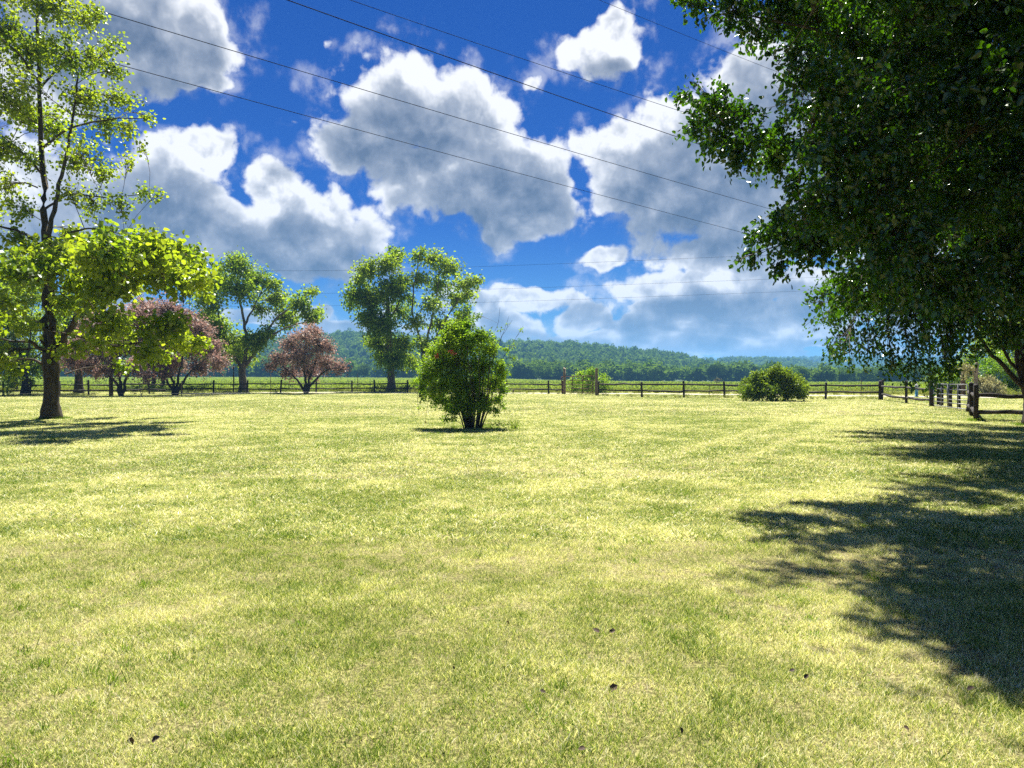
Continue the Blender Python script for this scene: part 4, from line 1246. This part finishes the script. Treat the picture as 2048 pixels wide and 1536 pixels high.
for p, d_, h_, lab in ((1877, 44.5, 1.25, 'dark post just inside the tubular gate, nearest its hinge'), (1884, 43.6, 1.25, 'second dark post behind the tubular gate'),
                       (1901, 41.2, 1.2, 'dark post behind the middle of the tubular gate'), (1918, 39.6, 1.2, 'dark post behind the tubular gate, nearest the corner post')):
    o = link('wooden_post', post_mesh(h_, .09, p, 'wooden_post'), WOOD_DARK, None, ground_pt(p, d_))
    tag(o, lab, 'post', 'dark posts behind the tubular gate')

# tall weathered posts and the rusty gate
gl, gr = ground_pt(1129, 73.3), ground_pt(1193, 68.4)
for g_, h_, lab in ((gl, 2.5, 'tall weathered pale post left of the rusty gate'), (gr, 2.42, 'tall weathered pale post right of the rusty gate')):
    tag(link('gate_post', post_mesh(h_, .135, int(h_ * 100), 'gate_post'), WOOD_PALE, None, g_), lab, 'post')
o = tag(empty('farm_gate', gl), 'rusty steel farm gate hanging crooked between the tall pale posts', 'gate')
u = (gr - gl) / np.linalg.norm(gr - gl)
n_ = np.array([u[1], -u[0], 0]) * .22
a_, b_ = n_ - u * .15, (gr - gl) + n_ - u * .1
for z0_, z1_ in ((1.66, 1.76), (1.28, 1.33), (.95, .93), (.62, .58), (.26, .22)):
    link('bar', rail_mesh(a_ + [0, 0, z0_], b_ + [0, 0, z1_], .026, int(z0_ * 100), 'bar', 7), RUST, o)
for f_ in (0.0, .34, .67, .97):
    p_ = a_ + (b_ - a_) * f_
    link('upright', rail_mesh(p_ + [0, 0, .12], p_ + [0, 0, 1.70 + .08 * f_], .036 if f_ else .05, int(f_ * 50) + 3, 'upright', 4), RUST, o)
link('brace', rail_mesh(a_ + (b_ - a_) * .67 + [0, 0, .26], a_ + (b_ - a_) * .95 + [0, 0, .9], .022, 9, 'brace', 4), RUST, o)

# galvanised tubular gate
ga, gb = ground_pt(1868, 41.6), ground_pt(1935, 35.8)
o = tag(empty('tubular_gate', ga), 'silver six-bar tubular farm gate beside the corner post', 'gate')
v_ = gb - ga
for z_ in (1.27, 1.0, .75, .53, .33, .12):
    link('bar', rail_mesh(np.array([0, 0, z_]), v_ + [0, 0, z_], .024, int(z_ * 90), 'bar', 3), GALV, o)
for f_ in (0.0, .25, .46, .75, 1.0):
    link('upright', rail_mesh(v_ * f_ + [0, 0, .12], v_ * f_ + [0, 0, 1.27], .026 if f_ != .46 else .04, int(f_ * 90), 'upright', 3), GALV, o)

# steel stakes with one low wire, in front of the long fence
stk = [(-40, 62, 1.2), (120, 62.5, 1.2), (363, 62, 1.25), (541, 66, 1.9), (715, 72, 2.0)]
tops = []
labs = ['thin steel stake at the far left carrying the low wire', 'thin steel stake right of the tall tree, on the low wire', 'thin steel stake below the purple dome tree', 'tall thin steel stake left of the smaller purple tree', 'tall thin steel stake right of the smaller purple tree']
for (p, d_, h_), lab in zip(stk, labs):
    o = link('steel_stake', rail_mesh(np.array([0, 0, -.05]), np.array([.02, 0, h_]), .024, p + 99, 'steel_stake', 4), STAKE, None, ground_pt(p, d_))
    tag(o, lab, 'stake', 'stakes along the low wire')
    tops.append(ground_pt(p, d_) + [0, -.03, .30])
for p, d_, h_, lab in ((1040, 77.5, 1.15, 'thin steel stake standing between the middle bush and the rusty gate'), (467, 81, 2.9, 'tall thin pole beside the forked feathery tree'), (570, 84, 1.3, 'thin stake behind the fence, left of the smaller purple tree'), (1722, 62, 1.4, 'thin stake beyond the fence near the thick corner post'), (1419, 66, 1.0, 'short stake beyond the fence left of the round bush')):
    tag(link('steel_stake', rail_mesh(np.array([0, 0, -.05]), np.array([.02, 0, h_]), .024 if h_ < 2 else .06, p, 'steel_stake', 4), STAKE, None, ground_pt(p, d_)), lab, 'stake')
wt = Tubes(4)
wt.add(spline(tops, 40), .006)
tag(link('low_wire', wt.mesh('low_wire'), GALV), 'thin low wire strung along the stakes in front of the long fence', 'wire')

# ------------------------------------------------------------------ power lines
def cable(label, pts, r, n=60):
    c_ = Tubes(4)
    c_.add(spline(pts, n), r)
    tag(link('power_line', c_.mesh('power_line'), WIRE), label, 'cable', 'overhead power lines')


def line_thru(a, b, h, ext0, ext1, sag=0.35):
    pa = P(a[0], a[1], h / ((HOR - a[1]) / F_PX))
    pb = P(b[0], b[1], h / ((HOR - b[1]) / F_PX))
    u_ = pb - pa
    pts = [pa + u_ * f_ for f_ in np.linspace(-ext0, 1 + ext1, 9)]
    for q_, f_ in zip(pts, np.linspace(-1, 1, 9)):
        q_[2] += sag * (f_ * f_ - .3)
    return pts


cable('lowest of the diagonal power lines, emerging from the tall yellow-green tree', line_thru((230, 128), (1495, 468), 18, .5, .5), .022)
cable('second lowest diagonal power line, crossing the big central cloud', line_thru((190, 20), (1535, 417), 18, .5, .5), .022)
cable('thickest diagonal power line, ending at the dark tree\'s left branch', line_thru((575, 0), (1320, 262), 18, .9, .9), .026)
cable('faint diagonal power line just above the thickest one', line_thru((700, 0), (1360, 222), 18, .9, .9), .016)
cable('faintest power line in the upper right corner of open sky', line_thru((1200, 0), (1420, 90), 18, 2.5, 2.5), .011)
pd = 66.5
for ys_, lab, r_ in (((540, 541, 541, 530, 512, 480), 'uppermost of the three level power lines over the field', .008), ((588, 588, 586, 576, 560, 530), 'middle of the three level power lines over the field', .007), ((612, 613, 611, 602, 586, 556), 'lowest of the three level power lines over the field', .007)):
    cable(lab, [P(x_, y_, pd) for x_, y_ in zip((222, 460, 700, 1060, 1500, 2300), ys_)], r_)
o = tag(empty('utility_pole', ground_pt(222, pd)), 'brown utility pole standing under the purple-leaved trees', 'pole')
tp = Tubes(10)
tp.add(np.array([[0, 0, -.1], [0, 0, 4], [0, 0, 8], [.02, 0, 11.3]]), np.array([.17, .155, .14, .12]), rough=.08)
link('pole', tp.mesh('pole'), BARK, o)
for z_ in (10.9, 8.85, 7.75):
    it = Tubes(8)
    it.add(np.array([[0, -.05, z_], [.0, -.2, z_], [0, -.3, z_ + .02]]), np.array([.03, .05, .03]))
    link('insulator', it.mesh('insulator'), GALV, o)

# ------------------------------------------------------------------ small things
BLUE = solid_mat('blue_paint', (0.03, 0.17, 0.30), (0.06, 0.26, 0.40), 8, .5)
WHITE = solid_mat('white_paint', (0.6, 0.6, 0.58), (0.75, 0.75, 0.73), 8, .5)
o = tag(empty('hydrant', ground_pt(1833, 63)), 'small blue hydrant with a white cap beyond the short fence', 'hydrant')
h1 = Tubes(12)
h1.add(np.array([[0, 0, -.03], [0, 0, .06], [0, 0, .08], [0, 0, .78], [0, 0, .80], [0, 0, .86]]), np.array([.17, .17, .115, .115, .15, .15]))
link('barrel', h1.mesh('barrel'), BLUE, o)
h2 = Tubes(12)
h2.add(np.array([[0, 0, .86], [0, 0, .96], [0, 0, 1.04], [0, 0, 1.05], [0, 0, 1.13]]), np.array([.13, .12, .07, .04, .035]))
link('cap', h2.mesh('cap'), WHITE, o)
for sg in (-1, 1):
    h3 = Tubes(10)
    h3.add(np.array([[.09 * sg, 0, .62], [.17 * sg, 0, .62], [.172 * sg, 0, .62], [.21 * sg, 0, .62]]), np.array([.055, .055, .07, .065]))
    link('outlet', h3.mesh('outlet'), BLUE, o)


def box_mesh(name, sx, sy, sz, bev=.008):
    bm = bmesh.new()
    bmesh.ops.create_cube(bm, size=1.0)
    bmesh.ops.scale(bm, vec=(sx, sy, sz), verts=bm.verts)
    bmesh.ops.bevel(bm, geom=bm.edges[:], offset=bev, segments=1, affect='EDGES')
    me = bpy.data.meshes.new(name)
    bm.to_mesh(me)
    bm.free()
    return me


o = tag(empty('low_bench', ground_pt(1016, 75.5)), 'low weathered plank bench beside the middle bush, by the fence', 'bench')
pm = box_mesh('plank', 1.35, .13, .045)
for k_ in range(3):
    link('plank', pm, WOOD_PALE, o, (0, -.15 + .15 * k_, .36 + .003 * k_))
lm_ = box_mesh('leg', .09, .40, .335)
for sx in (-.5, .5):
    link('leg', lm_, WOOD_DARK, o, (sx, 0, .167))
STUMP = solid_mat('red_brown_bark', (0.10, 0.06, 0.04), (0.22, 0.15, 0.10), 9, .9, (1, 1, .2), .7)
for p, d_, h_, r_, lab, mt in ((1926, 68, 2.6, .2, 'reddish broken trunk beyond the tubular gate', STUMP), (1952, 66, 2.9, .17, 'pale bare trunk behind the corner post', WOOD_PALE)):
    s_ = Tubes(10)
    s_.add(np.array([[0, 0, -.1], [.02, 0, .5], [.0, 0, h_ * .6], [.06, 0, h_ - .1], [.05, 0, h_]]), np.array([r_ * 1.35, r_, r_ * .95, r_ * .85, r_ * .45]), rough=.25)
    tag(link('tree_stump', s_.mesh('tree_stump'), mt, None, ground_pt(p, d_)), lab, 'stump')

# far trees that stand out of the wood across the field
for p, d_, h_, i_, lab in ((727, 395, 7.0, 0, 'round dark tree on the far field edge beside the smaller purple tree'), (1430, 396, 9.5, 1, 'tallest dark tree of the far row, over the right part of the fence'), (1085, 398, 9.0, 2, 'pale rounded tree in the far row left of the rusty gate'),
                           (1690, 330, 6.0, 3, 'low rounded pale tree on the field edge right of the olive bush'), (1610, 335, 7.5, 4, 'bushy tree showing above the olive bush')):
    rv = np.random.default_rng(p)
    o = tag(empty('field_edge_tree', ground_pt(p, d_)), lab, 'tree')
    s_ = Tubes(8)
    s_.add(np.array([[0, 0, -.2], [0, 0, h_ * .25], [.1, 0, h_ * .5]]), np.array([.3, .22, .12]))
    link('trunk', s_.mesh('trunk'), BARK_DARK, o)
    me = crown_mesh('crown', 1500, 14, .085, rv)
    c_ = link('crown', me, FOREST_D if i_ in (0, 1) else FOREST, o)
    c_.scale = (h_ * 1.15, h_ * 1.15, h_)
# dead pinkish sapling on the field's near edge
D = 100
grow('dead_sapling', P(1434, 772, D) * [1, 1, 0], 'bare pinkish sapling in the crop behind the fence', 'tree', None, [(line(D, [(1434, 774), (1434, 765), (1436, 756)]), .06, .03), (line(D, [(1434, 768), (1431, 760), (1429, 757)]), .04, .02)],
     cl([(1436, 758, .5, .5), (1430, 762, .4, .5), (1438, 764, .35, .5)], D, .2, 90), dict(mat=LEAF_DRY, size=.16, kind='lance', per=160, twig=4, spread=.08), BARK_GREY, 91, twig_r=.03, twig_mat=WOOD_PALE, multi=True)

# ------------------------------------------------------------------ haze: the air between here and the ridges
m, t, out = new_mat('haze_air')
pv = t.n('ShaderNodeVolumePrincipled')
pv.inputs['Color'].default_value = (0.22, 0.56, 1.0, 1)
pv.inputs['Density'].default_value = HAZE
pv.inputs['Anisotropy'].default_value = 0.1
t.put(out.inputs['Volume'], pv.outputs[0])
x0, x1, y0, y1, z0, z1 = -9500, 9500, -200, 9500, -8.0, 140.0
V = np.array([[x, y, z] for z in (z0, z1) for y in (y0, y1) for x in (x0, x1)], float)
F = np.array([[0, 2, 3, 1], [4, 5, 7, 6], [0, 1, 5, 4], [2, 6, 7, 3], [0, 4, 6, 2], [1, 3, 7, 5]])
tag(link('haze', raw_mesh('haze', V, F), m), 'thin blue summer haze over the far hills', 'haze', kind='stuff')
